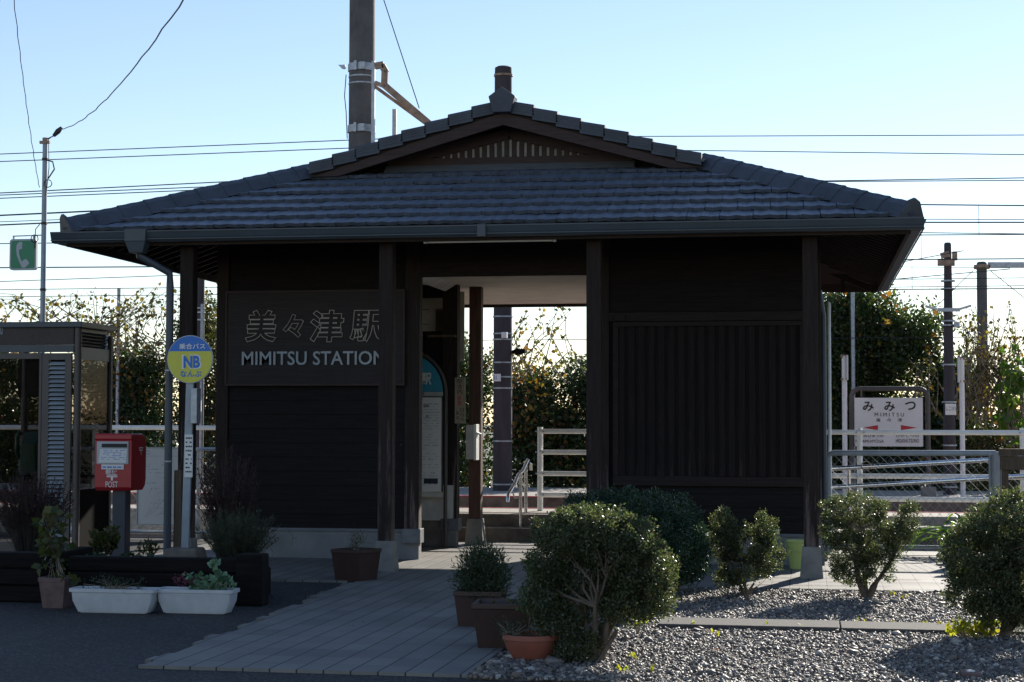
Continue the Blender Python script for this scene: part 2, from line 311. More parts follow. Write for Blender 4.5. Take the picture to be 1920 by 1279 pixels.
def npmesh(name,V,nper,mt,parent=None,loc=None,faces=None):
    """V: (N*nper,3) array; one face per island unless faces (list of index tuples inside an island, same length) given"""
    N=len(V)//nper
    if parent is not None:
        iv=np.array(mloc(parent).inverted()); V=V@iv[:3,:3].T+iv[:3,3]
    if loc is not None: V=V-np.array(loc)
    me=bpy.data.meshes.new(name)
    fa=np.array(faces if faces else [list(range(nper))]); k=fa.shape[1]
    idx=(np.arange(N)[:,None,None]*nper+fa[None]).reshape(-1)
    nf=N*len(fa)
    me.vertices.add(len(V)); me.vertices.foreach_set('co',V.astype(np.float32).ravel())
    me.loops.add(len(idx)); me.loops.foreach_set('vertex_index',idx.astype(np.int32))
    me.polygons.add(nf); me.polygons.foreach_set('loop_start',(np.arange(nf)*k).astype(np.int32)); me.polygons.foreach_set('loop_total',np.full(nf,k,np.int32))
    me.update(calc_edges=True); me.validate()
    o=bpy.data.objects.new(name,me); link(o); me.materials.append(mt)
    if parent is not None:o.parent=parent
    if loc is not None:o.location=loc
    return o
def unit(a): return a/np.maximum(np.linalg.norm(a,axis=1,keepdims=True),1e-9)
def leaves(name,P,L,W,mt,parent=None,dirs=None,spread=1.,loc=None,up=.0,var=.35):
    N=len(P); d=RNG.normal(size=(N,3))*spread
    if dirs is not None: d=d+dirs
    d[:,2]+=up; d=unit(d); t=unit(np.cross(d,RNG.normal(size=(N,3)))); n=np.cross(d,t)
    l=(L*(1+var*(RNG.random(N)*2-1)))[:,None]; wd=l*(W/L)
    V=np.stack([P,P+d*l*.45+t*wd*.5+n*wd*.12,P+d*l,P+d*l*.45-t*wd*.5+n*wd*.12],1).reshape(-1,3)
    return npmesh(name,V,4,mt,parent,loc)
def lobepts(lobes,ncl,per,cr,shell=.4,zmin=None,shoots=0):
    ws=np.array([lb[6] if len(lb)>6 else lb[3]*lb[4]+lb[3]*lb[5] for lb in lobes],float); ws/=ws.sum()
    C=[]
    for lb,wt in zip(lobes,ws):
        k=max(3,int(ncl*wt)); d=unit(RNG.normal(size=(k,3))); rr=1-shell*RNG.random(k)**1.5
        if shoots: rr=np.where(RNG.random(k)<shoots,1.04+.08*RNG.random(k),rr)
        C.append(np.array(lb[:3])+d*rr[:,None]*np.array(lb[3:6]))
    C=np.concatenate(C)
    if zmin is not None: C=C[C[:,2]>zmin]
    o=unit(RNG.normal(size=(len(C)*per,3)))*(RNG.random(len(C)*per)**.5)[:,None]*cr
    P=np.repeat(C,per,0)+o
    return C,P,unit(o)
def stems(base,C,k,r0,r1,mt,parent,name='trunk',mid=.45,nmain=4,fork=None):
    mb=MB(); base=Vector(base); C=[Vector(c) for c in C]; random.shuffle(C); C=C[:k]
    mains=[Vector(c) for c in random.sample(C,min(nmain,len(C)))]
    forks=[]
    for c in mains:
        f=base.lerp(c,mid)+Vector((random.uniform(-.03,.03),random.uniform(-.03,.03),.0))
        b=base+Vector((random.uniform(-1,1),random.uniform(-1,1),0))*r0*1.2
        m1=b.lerp(f,.5)+Vector((random.uniform(-1,1),random.uniform(-1,1),0))*r0
        mb.tube([b,m1,f],[r0,r0*.85,r0*.65],7); forks.append(f)
    sec=[]
    for c in C[:max(6,k//5)]:
        f=min(forks,key=lambda q:(q-c).length+random.random()*.12); n_=f.lerp(c,random.uniform(.45,.75))+Vector((random.gauss(0,.02),random.gauss(0,.02),random.gauss(0,.01)))*(r0/.018)
        mm=f.lerp(n_,.5)+Vector((random.gauss(0,1),random.gauss(0,1),0))*(n_-f).length*.08
        mb.tube([f,mm,n_],[r0*.5,r0*.42,r0*.3],6); sec.append(n_)
    for c in C:
        f=min(sec+forks,key=lambda q:(q-c).length+random.random()*.05); mm=f.lerp(c,.5)+Vector((random.uniform(-1,1),random.uniform(-1,1),random.uniform(-.5,1)))*(c-f).length*.14
        mb.tube([f,mm,c],[r0*.24,r0*.16,r1],4)
    return mb.build(name,mt,parent,smooth=True)
# text -> mesh
_dg=bpy.context.evaluated_depsgraph_get
def text(s,name,x0,x1,z0,z1,Y,mt,parent,th=.004,outline=0,M4=None,bold=0,keep=False,shear=0):
    """writing filling the box x0..x1, z0..z1 on the plane y=Y facing -Y (M4 maps it elsewhere)"""
    cu=bpy.data.curves.new('t','FONT'); cu.body=s; cu.size=1; cu.align_x='LEFT'; cu.shear=shear
    if outline: cu.fill_mode='NONE'; cu.bevel_depth=outline; cu.bevel_resolution=1; cu.offset=bold
    else: cu.extrude=.01; cu.offset=bold
    cu.resolution_u=3
    ob=bpy.data.objects.new('t',cu); link(ob); bpy.context.view_layer.update()
    me=bpy.data.meshes.new_from_object(ob.evaluated_get(_dg())); bpy.data.objects.remove(ob); bpy.data.curves.remove(cu)
    n=len(me.vertices)
    if n==0: return None
    co=np.empty(n*3,np.float32); me.vertices.foreach_get('co',co); co=co.reshape(-1,3)
    mn=co.min(0); mxx=co.max(0); sp=np.maximum(mxx-mn,1e-6)
    sx=(x1-x0)/sp[0]; sz=(z1-z0)/sp[1]
    if keep: sx=sz=min(sx,sz)
    V=np.stack([x0+(co[:,0]-mn[0])*sx, Y-(co[:,2]-mn[2])/max(sp[2],1e-6)*th, z0+(co[:,1]-mn[1])*sz],1)
    if M4 is not None: q=np.array(M4); V=V@q[:3,:3].T+q[:3,3]
    if parent is not None: iv=np.array(mloc(parent).inverted()); V=V@iv[:3,:3].T+iv[:3,3]
    me.vertices.foreach_set('co',V.astype(np.float32).ravel()); me.update(); me.name=name
    me.materials.clear(); me.materials.append(mt)
    o=bpy.data.objects.new(name,me); link(o); 
    if parent is not None:o.parent=parent
    return o
def textpx(s,name,px0,px1,py0,py1,Y,mt,parent,**k):
    a=A(px0,py1,Y); b=A(px1,py0,Y); return text(s,name,a.x,b.x,a.z,b.z,Y,mt,parent,**k)
def bars(mb,x0,x1,z,Y,h=.006,t=.002,gap=.35,seg=.03):
    """small printed marks: a broken row"""
    x=x0
    while x<x1:
        l_=random.uniform(.4,1.4)*seg
        if random.random()>gap: mb.box(x,min(x+l_,x1),Y-t,Y,z-h/2,z+h/2)
        x+=l_+seg*.25
# ------------------------------------------------------------ ground and platforms
def structure(name,mb,mt): o=mb.build(name,mt); o['kind']='structure'; return o
mb=MB(); mb.add([(-900,-60,-.012),(900,-60,-.012),(900,2500,-.012),(-900,2500,-.012)],[(0,1,2,3)]); structure('ground',mb,M['ground'])
mb=MB(); mb.add([(-25,-10,0),(25,-10,0),(25,18.9,0),(-25,18.9,0)],[(0,1,2,3)]); structure('asphalt',mb,M['asphalt'])
PT=.018
mb=MB()
def ragged():
    pts=[]; y=13.78
    while y>8.9: pts.append((-3.49-.033*(y-8.8)+random.choice((0,.0,.03,-.03,.06))+random.uniform(-.008,.008),y)); y-=.145; pts.append((pts[-1][0],y+.001))
    return pts
L=[(x,y) for x,y in ragged()]
pl=[(-1.72,13.78)]+L+[(-3.50,8.79),(-1.72,8.77)]
mb.slabpoly([(x,y,PT) for x,y in pl],.05); structure('path',mb,M['paving'])
mb=MB(); mb.box(-6.3,6,13.784,18.75,-.02,PT); structure('pavement',mb,M['paving2'])
mb=MB(); mb.box(-1.715,6,8.72,13.779,-.02,.008); structure('gravel_bed',mb,M['gravelbase'])
mb=MB(); mb.box(-.95,.18,11.05,11.45,-.02,.036); mb.box(.188,1.9,11.05,11.45,-.02,.034); 
o=mb.build('border_slab',M['slab'],bevel=.006); tag(o,'low grey concrete border slab crossing the gravel between the shrubs','kerb')
# gravel stones
def gravel():
    N=42000
    x=-1.70+RNG.random(N)**.9*3.3; y=8.70+RNG.random(N)*5.06
    k=~((x>-.96)&(y>11.04)&(y<11.46)); x=x[k];y=y[k]; N=len(x)
    s=.006+.012*RNG.random(N)**2.5; s[RNG.random(N)<.02]*=1.9; s[(x<-1.3)&(y<9.6)]*=1.6
    P=np.stack([x,y,np.full(N,.008)+s*.35],1)
    oc=np.array([(1,0,0),(-1,0,0),(0,1,0),(0,-1,0),(0,0,1),(0,0,-1)],float)
    V=np.repeat(oc[None],N,0)*(.7+.6*RNG.random((N,6,1)))
    q=RNG.normal(size=(N,3,3)); a=unit(q[:,0]); b=unit(np.cross(a,q[:,1])); c=np.cross(a,b); Rm=np.stack([a,b,c],1)
    V=np.einsum('nij,njk->nik',V*np.array([1.25,1,.75]),Rm)*s[:,None,None]; V[:,:,2]*=.75
    V=(V+P[:,None]).reshape(-1,3)
    o=npmesh('gravel',V,6,M['stone'],faces=[[0,2,4],[2,1,4],[1,3,4],[3,0,4],[2,0,5],[1,2,5],[3,1,5],[0,3,5]])
    tag(o,'grey crushed stone gravel covering the shrub bed','gravel',kind='stuff')
gravel()
def litter():
    N=150; x=RNG.uniform(-5.2,1.3,N); y=RNG.uniform(8.9,13.7,N); z=np.where((x<-1.74)&(x>-3.6),PT_+.006,.014)
    o=leaves('fallen_leaves',np.stack([x,y,z+.004],1),.026,.014,M['lf_litter'],None,None,1,up=0)
    me=o.data; co=np.empty(len(me.vertices)*3,np.float32); me.vertices.foreach_get('co',co); co=co.reshape(-1,4,3); c=co[:,:1]; co[:,:,2]=c[:,:,2]+(co[:,:,2]-c[:,:,2])*.15; me.vertices.foreach_set('co',co.ravel())
    tag(o,'small dry leaves fallen over the path, asphalt and gravel','fallen leaves',kind='stuff')
PT_=.018; litter()
mb=MB(); mb.add([(-40,18.9,.0),(40,18.9,.0),(40,60,.0),(-40,60,.0)],[(0,1,2,3)])
structure('ballast',mb,M['ballast'])
PZ=.30
mb=MB(); mb.box(-30,30,19.35,20.25,-.1,PZ); structure('near_platform',mb,M['block'])
mb=MB(); mb.box(-30,30,20.252,20.31,-.1,PZ+.006); structure('near_platform_edge',mb,M['red_edge'])
mb=MB(); mb.box(-30,30,23.681,27,.292,PZ);mb.box(-30,30,23.75,27,-.3,.291); structure('far_platform',mb,M['block'])
mb=MB(); mb.box(-30,30,23.612,23.68,.292,PZ+.006); structure('far_platform_edge',mb,M['red_edge'])
mb=MB(); mb.box(-30,30,23.62,23.747,-.3,.291); structure('far_platform_wall',mb,M['concd'])
mb=MB(); 
for y in (21.45,22.52): mb.box(-30,30,y-.035,y+.035,.0,.12)
o=mb.build('railway_track',M['rust']); tag(o,'pair of rusty rails between the two platforms','track')
o['kind']='structure'
t=thing('steps','two concrete steps up from the passage to the platform','steps',(-2.9,18.75,0))
mb=MB(); mb.box(-5.0,-1.6,18.76,19.06,0,.16); mb.build('step',M['concd'],t,bevel=.01)
mb=MB(); mb.box(-5.0,-2.83,19.062,19.349,0,.295); mb.build('step',M['concd'],t,bevel=.01)
mb=MB(); mb.box(-2.828,-2.72,19.062,19.349,0,.33); mb.build('step_kerb',M['concd'],t,bevel=.01)
# ramp on the right
mb=MB(); mb.prismY([(-.2,0),(8,0),(8,.34),(3.4,.31),(-.2,.12)],18.62,19.34); o=mb.build('ramp',M['concd'],bevel=.006); o['kind']='structure'
mb=MB(); mb.prismY([(-.2,.124),(3.4,.314),(3.4,.344),(-.2,.154)],18.6,18.9); mb.prismY([(3.4,.314),(8,.344),(8,.374),(3.4,.344)],18.6,18.9); o=mb.build('ramp_edge',M['conc']); o['kind']='structure'
# ------------------------------------------------------------ station building
EX0,EX1,EY0,EY1=-6.50,.83,14.55,20.95; RX=-2.80
HXL,HXR,HY0,HY1=-4.66,-.96,16.15,19.35; ZE,ZH,ZR=2.985,3.67,4.225; GY0,GY1=15.93,19.55
B=thing('station_building','dark timber station building under a hipped and gabled tile roof','building',(-2.7,17,0))
# deck (roof boards) = part roof
mb=MB(); TH=.05
mb.slabpoly([(EX0,EY0,ZE),(EX1,EY0,ZE),(HXR,HY0,ZH),(HXL,HY0,ZH)],TH)
mb.slabpoly([(EX1,EY1,ZE),(EX0,EY1,ZE),(HXL,HY1,ZH),(HXR,HY1,ZH)],TH)
mb.slabpoly([(EX0,EY1,ZE),(EX0,EY0,ZE),(HXL,HY0,ZH),(HXL,HY1,ZH)],TH)
mb.slabpoly([(EX1,EY0,ZE),(EX1,EY1,ZE),(HXR,HY1,ZH),(HXR,HY0,ZH)],TH)
mb.slabpoly([(HXL-.001,GY1,ZH+.004),(HXL-.001,GY0,ZH+.004),(RX,GY0,ZR),(RX,GY1,ZR)],TH)
mb.slabpoly([(HXR+.001,GY0,ZH+.004),(HXR+.001,GY1,ZH+.004),(RX,GY1,ZR),(RX,GY0,ZR)],TH)
roof=mb.build('roof',M['soffit'],B)
def tiles(O,uv,run,rise,flo,fhi,mt,name,wt=.275,ex=.262,s0=0.):
    """O eave origin, uv unit dir along eave; run dir given as (x,y) unit in plan via run=(dx,dy,len); flo/fhi: u-limits as function of plan distance"""
    mb=MB(); dx,dy,ln=run; sl=math.hypot(ln,rise)
    O=Vector(O); U=Vector(uv); V=Vector((dx*ln,dy*ln,rise)).normalized(); N=U.cross(V)
    if N.z<0: N=-N
    k=0; s=s0-.03
    while s<sl-.02:
        se=min(s+ex+.03,sl+.01); m0=max(s,0)/sl*ln; a=min(flo(m0),fhi(m0)); b=max(flo(m0),fhi(m0))
        u=math.floor(a/wt)*wt-(k%2)*wt/2
        while u<b:
            u0,u1=u+.0028,u+wt-.0028; jit=random.uniform(-.0028,.0028)
            if u1>a and u0<b:
                n_=8; vs=[];
                for r_,(ss,hh) in enumerate(((s,.054),(se,.014))):
                    mm=max(0,min(ss,sl))/sl*ln; lo,hi=flo(mm),fhi(mm)
                    for i in range(n_+1):
                        uu=u0+(u1-u0)*i/n_; wv=.0042*math.cos(2*math.pi*(uu-u)/wt*2)
                        if i==n_: wv-=.006
                        cu_=max(lo,min(hi,uu)); p=O+U*cu_+V*(ss+ (jit if r_==0 else 0))+N*(hh+wv+jit)
                        vs.append(p)
                for i in range(n_+1): vs.append(vs[i]-N*.036+V*.018)
                fs=[(i,i+1,n_+2+i,n_+1+i) for i in range(n_)]
                b0=2*(n_+1); fs+=[(b0+i,b0+i+1,i+1,i) for i in range(n_)]
                fs+=[(b0,0,n_+1),(b0+n_,n_,2*n_+1)]
                mb.add(vs,fs)
            u+=wt
        s+=ex; k+=1
    o=mb.build(name,mt,roof); return o
W_=EX1-EX0
rf=HY0-EY0
tiles((EX0,EY0,ZE),(1,0,0),(0,1,rf),ZH-ZE,lambda m:(HXL-EX0)*m/rf,lambda m:W_-(EX1-HXR)*m/rf,M['tile'],'front_tiles')
tiles((EX0,EY1,ZE),(1,0,0),(0,-1,EY1-HY1),ZH-ZE,lambda m:(HXL-EX0)*m/(EY1-HY1),lambda m:W_-(EX1-HXR)*m/(EY1-HY1),M['tile'],'rear_tiles')
D_=EY1-EY0
for sx,xe,xh in ((1,EX0,HXL),(-1,EX1,HXR)):
    rn=abs(xh-xe)
    tiles((xe,EY0,ZE),(0,1,0),(sx,0,rn),ZH-ZE,lambda m:rf*m/rn,lambda m:D_-(EY1-HY1)*m/rn,M['tiley'],'side_tiles')
    r2=abs(RX-xh)
    tiles((xh,GY0,ZH+.004),(0,1,0),(sx,0,r2),ZR-ZH,lambda m:0,lambda m:GY1-GY0,M['tiley'],'side_tiles')
# hip caps: overlapping folded tiles
def caps(p,q,w_,drop,ln,name,flat=.05,lift=.05,ridges=3):
    p=Vector(p);q=Vector(q);d=(q-p);n=max(1,round(d.length/ln));d/=n;dd=d.normalized()
    sd_=dd.cross(Vector((0,0,1))).normalized(); up=sd_.cross(dd)
    mb=MB()
    for i in range(n):
        st=[]
        for j in range(ridges+1):
            t=j/ridges; bump=.0018*(math.cos(j*math.pi)); c=p+d*i+d*(t*1.04)
            tl=lift-.012+.007*(1-t)+bump; sc=1+.02*(1-t)
            prof=[(-w_*sc,-drop+tl),(-w_*.45*sc,-drop*.15+tl),(0,.018+tl),(w_*.45*sc,-drop*.15+tl),(w_*sc,-drop+tl)]
            st.append([c+sd_*a+up*b for a,b in prof])
        vs=[x for s_ in st for x in s_]+[x-up*.03 for x in st[0]]
        fs=[]
        for j in range(ridges):
            for a in range(4): fs.append((j*5+a,j*5+a+1,(j+1)*5+a+1,(j+1)*5+a))
        bb=(ridges+1)*5
        for a in range(4): fs.append((bb+a,bb+a+1,a+1,a))
        mb.add(vs,fs)
    # end plate
    c=p; prof=[(-w_*1.04,-drop+lift-.03),(w_*1.04,-drop+lift-.03),(w_*1.04,-drop+lift+.02),(w_*.45,lift+.018),(0,lift+.045),(-w_*.45,lift+.018),(-w_*1.04,-drop+lift+.02)]
    vs=[c-dd*.012+sd_*a+up*b for a,b in prof]+[c+dd*.01+sd_*a+up*b for a,b in prof]; k=len(prof)
    mb.add(vs,[tuple(range(k)),tuple(range(2*k-1,k-1,-1))]+[(i,i+k,(i+1)%k+k,(i+1)%k) for i in range(k)])
    return mb.build(name,M['cap'],roof)
for ex,ey,hx,hy in ((EX0,EY0,HXL,HY0),(EX1,EY0,HXR,HY0),(EX0,EY1,HXL,HY1),(EX1,EY1,HXR,HY1)):
    e=Vector((ex,ey,ZE+.02)); h=Vector((hx,hy,ZH+.03)); caps(e,h,.15,.125,.25,'hip_cap',lift=.10,ridges=4)
caps((RX,GY0+.02,ZR+.02),(RX,GY1,ZR+.02),.13,.09,.27,'ridge_cap',lift=.06)
# verge tiles along gable
for gy,sy in ((GY0,-1),(GY1,1)):
    for sx,hx in ((-1,HXL+.03),(1,HXR-.03)):
        mb=MB(); n=8; mb_=mb
        p=Vector((RX+sx*.06,gy,ZR+.02)); q=Vector((hx+sx*.02,gy,ZH+.02)); d=(q-p)/n; dd=d.normalized(); up=Vector((0,0,1))
        for i in range(n):
            a=p+d*i; b=p+d*(i+1.06)
            li0=.055; li1=.085
            for (yo,yy,zt,zb) in ((0,.03,0,-.105),):
                vs=[]
                for c,l_ in ((a,li0),(b,li1)):
                    y0=gy+sy*.055; y1=gy+sy*.03; y2=gy-sy*.20
                    vs+=[(c.x,y0,c.z+l_-.115),(c.x,y0,c.z+l_-.01),(c.x,y0-sy*.012,c.z+l_),(c.x,y2,c.z+l_),(c.x,y2,c.z+l_-.025),(c.x,y1,c.z+l_-.115)]
                mb.add(vs,[(0,1,7,6),(1,2,8,7),(2,3,9,8),(3,4,10,9),(5,0,6,11),(0,5,4,3,2,1),(6,7,8,9,10,11),(4,5,11,10)])
                # engraved lines as thin ribs
                for r_ in (.03,.055,.08):
                    s0=(a+Vector((0,0,li0-r_))); s1=(b+Vector((0,0,li1-r_))); mb.beam((s0.x,y0+sy*.001,s0.z),(s1.x,y0+sy*.001,s1.z),.006,.008)
        mb.build('verge_cap',M['cap'],roof)
        # bargeboard
        mb=MB(); yb=gy+sy*.0
        a=(RX,yb,ZR-.02); 
        X=hx+sx*.0; zt=lambda x: ZR-.03-(abs(x-RX))*.308
        mb.add([(RX,yb-.025,zt(RX)),(X,yb-.025,zt(X)),(X-sx*.25,yb-.025,zt(X-sx*.25)-.075),(RX,yb-.025,zt(RX)-.115),(RX,yb+.02,zt(RX)),(X,yb+.02,zt(X)),(X-sx*.25,yb+.02,zt(X-sx*.25)-.075),(RX,yb+.02,zt(RX)-.115)],
               [(0,1,2,3),(7,6,5,4),(3,2,6,7),(0,4,5,1),(1,5,6,2)])
        mb.build('bargeboard',M['barge'],roof)
    mb=MB(); mb.prismY([(RX-.085,ZR-.04),(RX+.085,ZR-.04),(RX+.125,ZR+.11),(RX,ZR+.20),(RX-.125,ZR+.11)],gy+sy*.11,gy-sy*.05); 
    mb.build('ridge_end_tile',M['cap'],roof,bevel=.006)
# gable wall with lattice
for gy,sy in ((16.30,-1),(19.17,1)):
    zb=ZH+.03
    mb=MB(); mb.prismY([(HXL+.1,zb-.08),(HXR-.1,zb-.08),(RX,ZR-.06)],gy,gy-sy*.04); mb.build('gable_wall',M['beam'],roof)
    z0=zb+.125; mb=MB(); mb.prismY([(-3.62,z0),(-1.98,z0),(RX,z0+.245)],gy+sy*.003,gy+sy*.006); mb.build('gable_panel',M['panel'],roof)
    mb=MB(); x=-3.62
    while x<-1.95:
        hh=.25*(1-abs(x-RX)/.84)
        mb.box(x-.022,x+.022,gy+sy*.03-.012,gy+sy*.03+.012,z0-.02,z0+max(hh,.02)+.02); x+=.072
    mb.beam((-3.98,gy+sy*.035,z0-.03),(-1.62,gy+sy*.035,z0-.03),.045,.07)
    for sx in (-1,1): mb.beam((RX,gy+sy*.036,ZR-.17),(RX+sx*1.15,gy+sy*.036,z0-.03),.04,.10)
    mb.build('gable_lattice',M['barge'],roof)
    mb=MB(); mb.prismX([(gy+sy*.16,ZH+.02),(gy+sy*.05,ZH+.10),(gy+sy*.03,ZH+.10),(gy+sy*.03,ZH-.03)],-4.0,-1.6); mb.build('flashing',M['flash'],roof)
# rafters under the side and front eaves
mb=MB(); y=EY0+.3
while y<EY1-.2:
    for xe,xh,sx in ((EX0,HXL,1),(EX1,HXR,-1)):
        k=.36; q_=min(1.15,(y-EY0)*1.0-.06,(EY1-y)*1.0-.06); xi=xe+sx*q_
        if q_>.1: mb=MB(); mb.beam((xe+sx*.05,y,ZE-TH-.025+.05*k),(xi,y,ZE-TH-.03+q_*k),.04,.05); mb.build('rafter',M['soffit'],roof)
    y+=.227
x=EX0+.3
while x<EX1-.2:
    q_=min(1.2,(x-EX0)*.9-.06,(EX1-x)*.9-.06)
    if q_>.1: mb=MB(); mb.beam((x,EY0+.05,ZE-TH-.01),(x,EY0+q_,ZE-TH-.03+q_*.38),.04,.05); mb.build('rafter',M['soffit'],roof)
    x+=.227
# gutters
def gutter(p,q,out,name='gutter'):
    p=Vector(p);q=Vector(q);o=Vector(out); prof=[(a_,b_*.8) for a_,b_ in [(0,0),(.075,0),(.085,.015),(.10,.05),(.115,.105),(.118,.12),(.108,.12),(.104,.105),(.09,.05),(.078,.02),(.008,.012),(.006,.11),(0,.11)]]
    k=len(prof); vs=[p+o*a+Vector((0,0,b)) for a,b in prof]+[q+o*a+Vector((0,0,b)) for a,b in prof]
    mb=MB(); mb.add(vs,[tuple(range(k)),tuple(range(2*k-1,k-1,-1))]+[(i,i+k,(i+1)%k+k,(i+1)%k) for i in range(k)])
    mb.beam(p+o*.112+Vector((0,0,.09)),q+o*.112+Vector((0,0,.09)),.014,.012)
    mb.beam(p+o*.1+Vector((0,0,.022)),q+o*.1+Vector((0,0,.022)),.012,.008)
    return mb.build(name,M['gutter'],B)
ZG=ZE-.105
gutter((EX0-.1,EY0-.005,ZG),(EX1+.1,EY0-.005,ZG),(0,-1,0)); gutter((EX0-.1,EY1+.005,ZG-.01),(EX1+.1,EY1+.005,ZG-.01),(0,1,0))
gutter((EX0-.005,EY0,ZG-.003),(EX0-.005,EY1,ZG-.012),(-1,0,0)); gutter((EX1+.005,EY0,ZG-.003),(EX1+.005,EY1,ZG-.012),(1,0,0))
mb=MB()
for (a,b) in (((EX0,EY0+.02,0),(EX1,EY0+.02,0)),((EX0,EY1-.02,0),(EX1,EY1-.02,0)),((EX0+.02,EY0,0),(EX0+.02,EY1,0)),((EX1-.02,EY0,0),(EX1-.02,EY1,0))):
    z=ZE-TH-.03; mb.beam((a[0],a[1],z),(b[0],b[1],z),.03,.10)
mb.build('fascia',M['soffit'],B)
for px in (908,): 
    a=A(px,430,EY0); mb=MB(); mb.box(a.x-.035,a.x+.035,EY0-.137,EY0-.12,ZG-.004,ZG+.10); mb.build('gutter_joint',M['gutter'],B)
# posts of the front row, with battered concrete footings
def post(x,y,top,w_=.125,mt='post',fh=.26,fw=.195):
    mb=MB(); mb.box(x-w_/2,x+w_/2,y-w_/2,y+w_/2,PT+fh-.01,top); p=mb.build('post',M[mt],B,bevel=.006)
    mb=MB(); mb.frus(x,y,PT-.01,PT+fh,fw,fw,fw*.76,fw*.76); mb.build('footing',M['conc'],p,bevel=.006)
PX0,PYF=-5.4476,14.80
for i in range(4): post(PX0+1.82*i,PYF,3.02)
mb=MB(); mb.box(PX0-.5,PX0+5.46+.5,PYF-.05,PYF+.05,2.90,3.0); mb.build('beam',M['beam'],B)
for x_ in (A(892,900,18.24).x,-1.8): post(x_,18.24,2.85,mt='postr',fh=.27,w_=.13,fw=.2)
for i in (0,3): post(PX0+1.82*i,20.5,2.95,mt='postr')
# walls
YW=16.05; FZ=.30
XL,XR=A(405,700,YW).x,A(1540,700,YW).x; XP=-3.62; XQ=A(1118,700,YW).x
def boards(mb,x0,x1,y,z0,z1,bh=.135,t=.018):
    z=z0
    while z<z1-.01:
        zt=min(z+bh,z1); mb.add([(x0,y-t,z),(x1,y-t,z),(x1,y-t*.35,zt),(x0,y-t*.35,zt),(x0,y,z),(x1,y,z),(x1,y,zt),(x0,y,zt)],[(0,1,2,3),(7,6,5,4),(0,4,5,1),(3,2,6,7),(1,5,6,2),(0,3,7,4)]); z+=bh
def found(x0,x1,y0,y1,par,zt=FZ):
    mb=MB(); mb.box(x0,x1,y0,y1,0,zt-.03); mb.build('foundation',M['found'],par,bevel=.005)
    mb=MB(); mb.box(x0-.012,x1+.012,y0-.012,y1+.012,zt-.028,zt); mb.build('sill',M['flash'],par)
# left block
mb=MB(); mb.box(XL,XP-.14,YW+.03,YW+.1,FZ,3.08); boards(mb,XL+.13,XP-.14,YW+.03,FZ,3.05)
wl=mb.build('front_wall',M['wall'],B); found(XL+.02,XP-.005,YW+.02,YW+.14,wl)
mb=MB(); mb.box(XL,XL+.12,YW-.0,YW+.12,FZ+.001,3.12); mb.build('corner_post',M['post'],B,bevel=.005)
mb=MB(); mb.box(XP-.14,XP,YW-.01,YW+.13,FZ-.0,3.3); cp=mb.build('corner_post',M['post'],B,bevel=.005)
mb=MB(); mb.box(XP-.155,XP+.02,YW-.03,YW+.135,FZ-.13,FZ+.005); mb.build('post_shoe',M['shoe'],cp,bevel=.004)
mb=MB(); mb.box(XL+.02,XL+.1,YW+.141,18.0,FZ,3.08); sw=mb.build('side_wall',M['wall'],B); 
mb=MB(); mb.box(XL+.03,XL+.11,YW+.145,18.0,0,FZ-.002); mb.build('foundation',M['found'],sw)
YB=17.9
mb=MB()
wx0,wx1=A(700,590,YB).x,A(853,590,YB).x; wz0,wz1=A(820,621,YB).z,A(820,558,YB).z
mb.box(XL+.11,wx0,YB,YB+.08,FZ,3.3); mb.box(wx0,wx1,YB,YB+.08,FZ,wz0); mb.box(wx0,wx1,YB,YB+.08,wz1,3.3); mb.box(wx1,XP-.03,YB,YB+.08,FZ,3.3)
x=XL+.15
while x<XP-.1:
    mb.box(x,x+.02,YB-.015,YB,FZ,wz0-.02); x+=.15
bw=mb.build('back_wall',M['wall'],B); mb=MB(); mb.box(XL+.12,XP-.16,YB-.02,YB+.08,0,FZ-.002); mb.build('foundation',M['concd'],bw)
mb=MB(); mb.box(XP-.16,XP,YB-.06,YB+.09,FZ,3.2); cp=mb.build('corner_post',M['post'],B,bevel=.005)
mb=MB(); mb.box(XP-.155,XP-.01,YB-.05,YB+.09,0,FZ-.001); mb.build('foundation',M['conc'],cp,bevel=.004)
mb=MB(); mb.box(XP-.17,XP+.02,YB-.075,YB+.1,FZ-.12,FZ+.006); mb.build('post_shoe',M['shoe'],cp,bevel=.003)
mb=MB(); mb.box(wx0,wx1,YB+.5,YB+.52,wz0-.3,wz1+.1); nw=mb.build('niche_wall',M['panel'],B)
mb=MB(); 
for z in (wz0+.1,wz0+.26): mb.box(wx0,A(805,600,YB+.5).x,YB+.496,YB+.5,z,z+.006)
mb.build('niche_joint',M['dark'],nw)
mb=MB(); mb.box(A(806,620,YB).x,wx1+.03,YB-.12,YB,wz0-.07,wz0-.045); mb.build('shelf',M['old'],B)
# lintel wall over the passage and ceiling
ZO=A(940,516,YW).z
mb=MB(); mb.box(XP,XQ,YW+.02,YW+.1,ZO,3.6); mb.box(XP,XQ,YW-.005,YW+.12,ZO-.0,ZO+.14); mb.build('lintel',M['beam'],B)
mb=MB(); mb.box(XL+.1,XR-.1,YW+.125,20.9,ZO+.065,ZO+.09); mb.build('ceiling',M['ceil'],B)
mb=MB(); mb.box(EX0+.8,EX1-.8,20.9,20.98,ZO+.03,ZO+.30); mb.build('rear_beam',M['beam'],B)
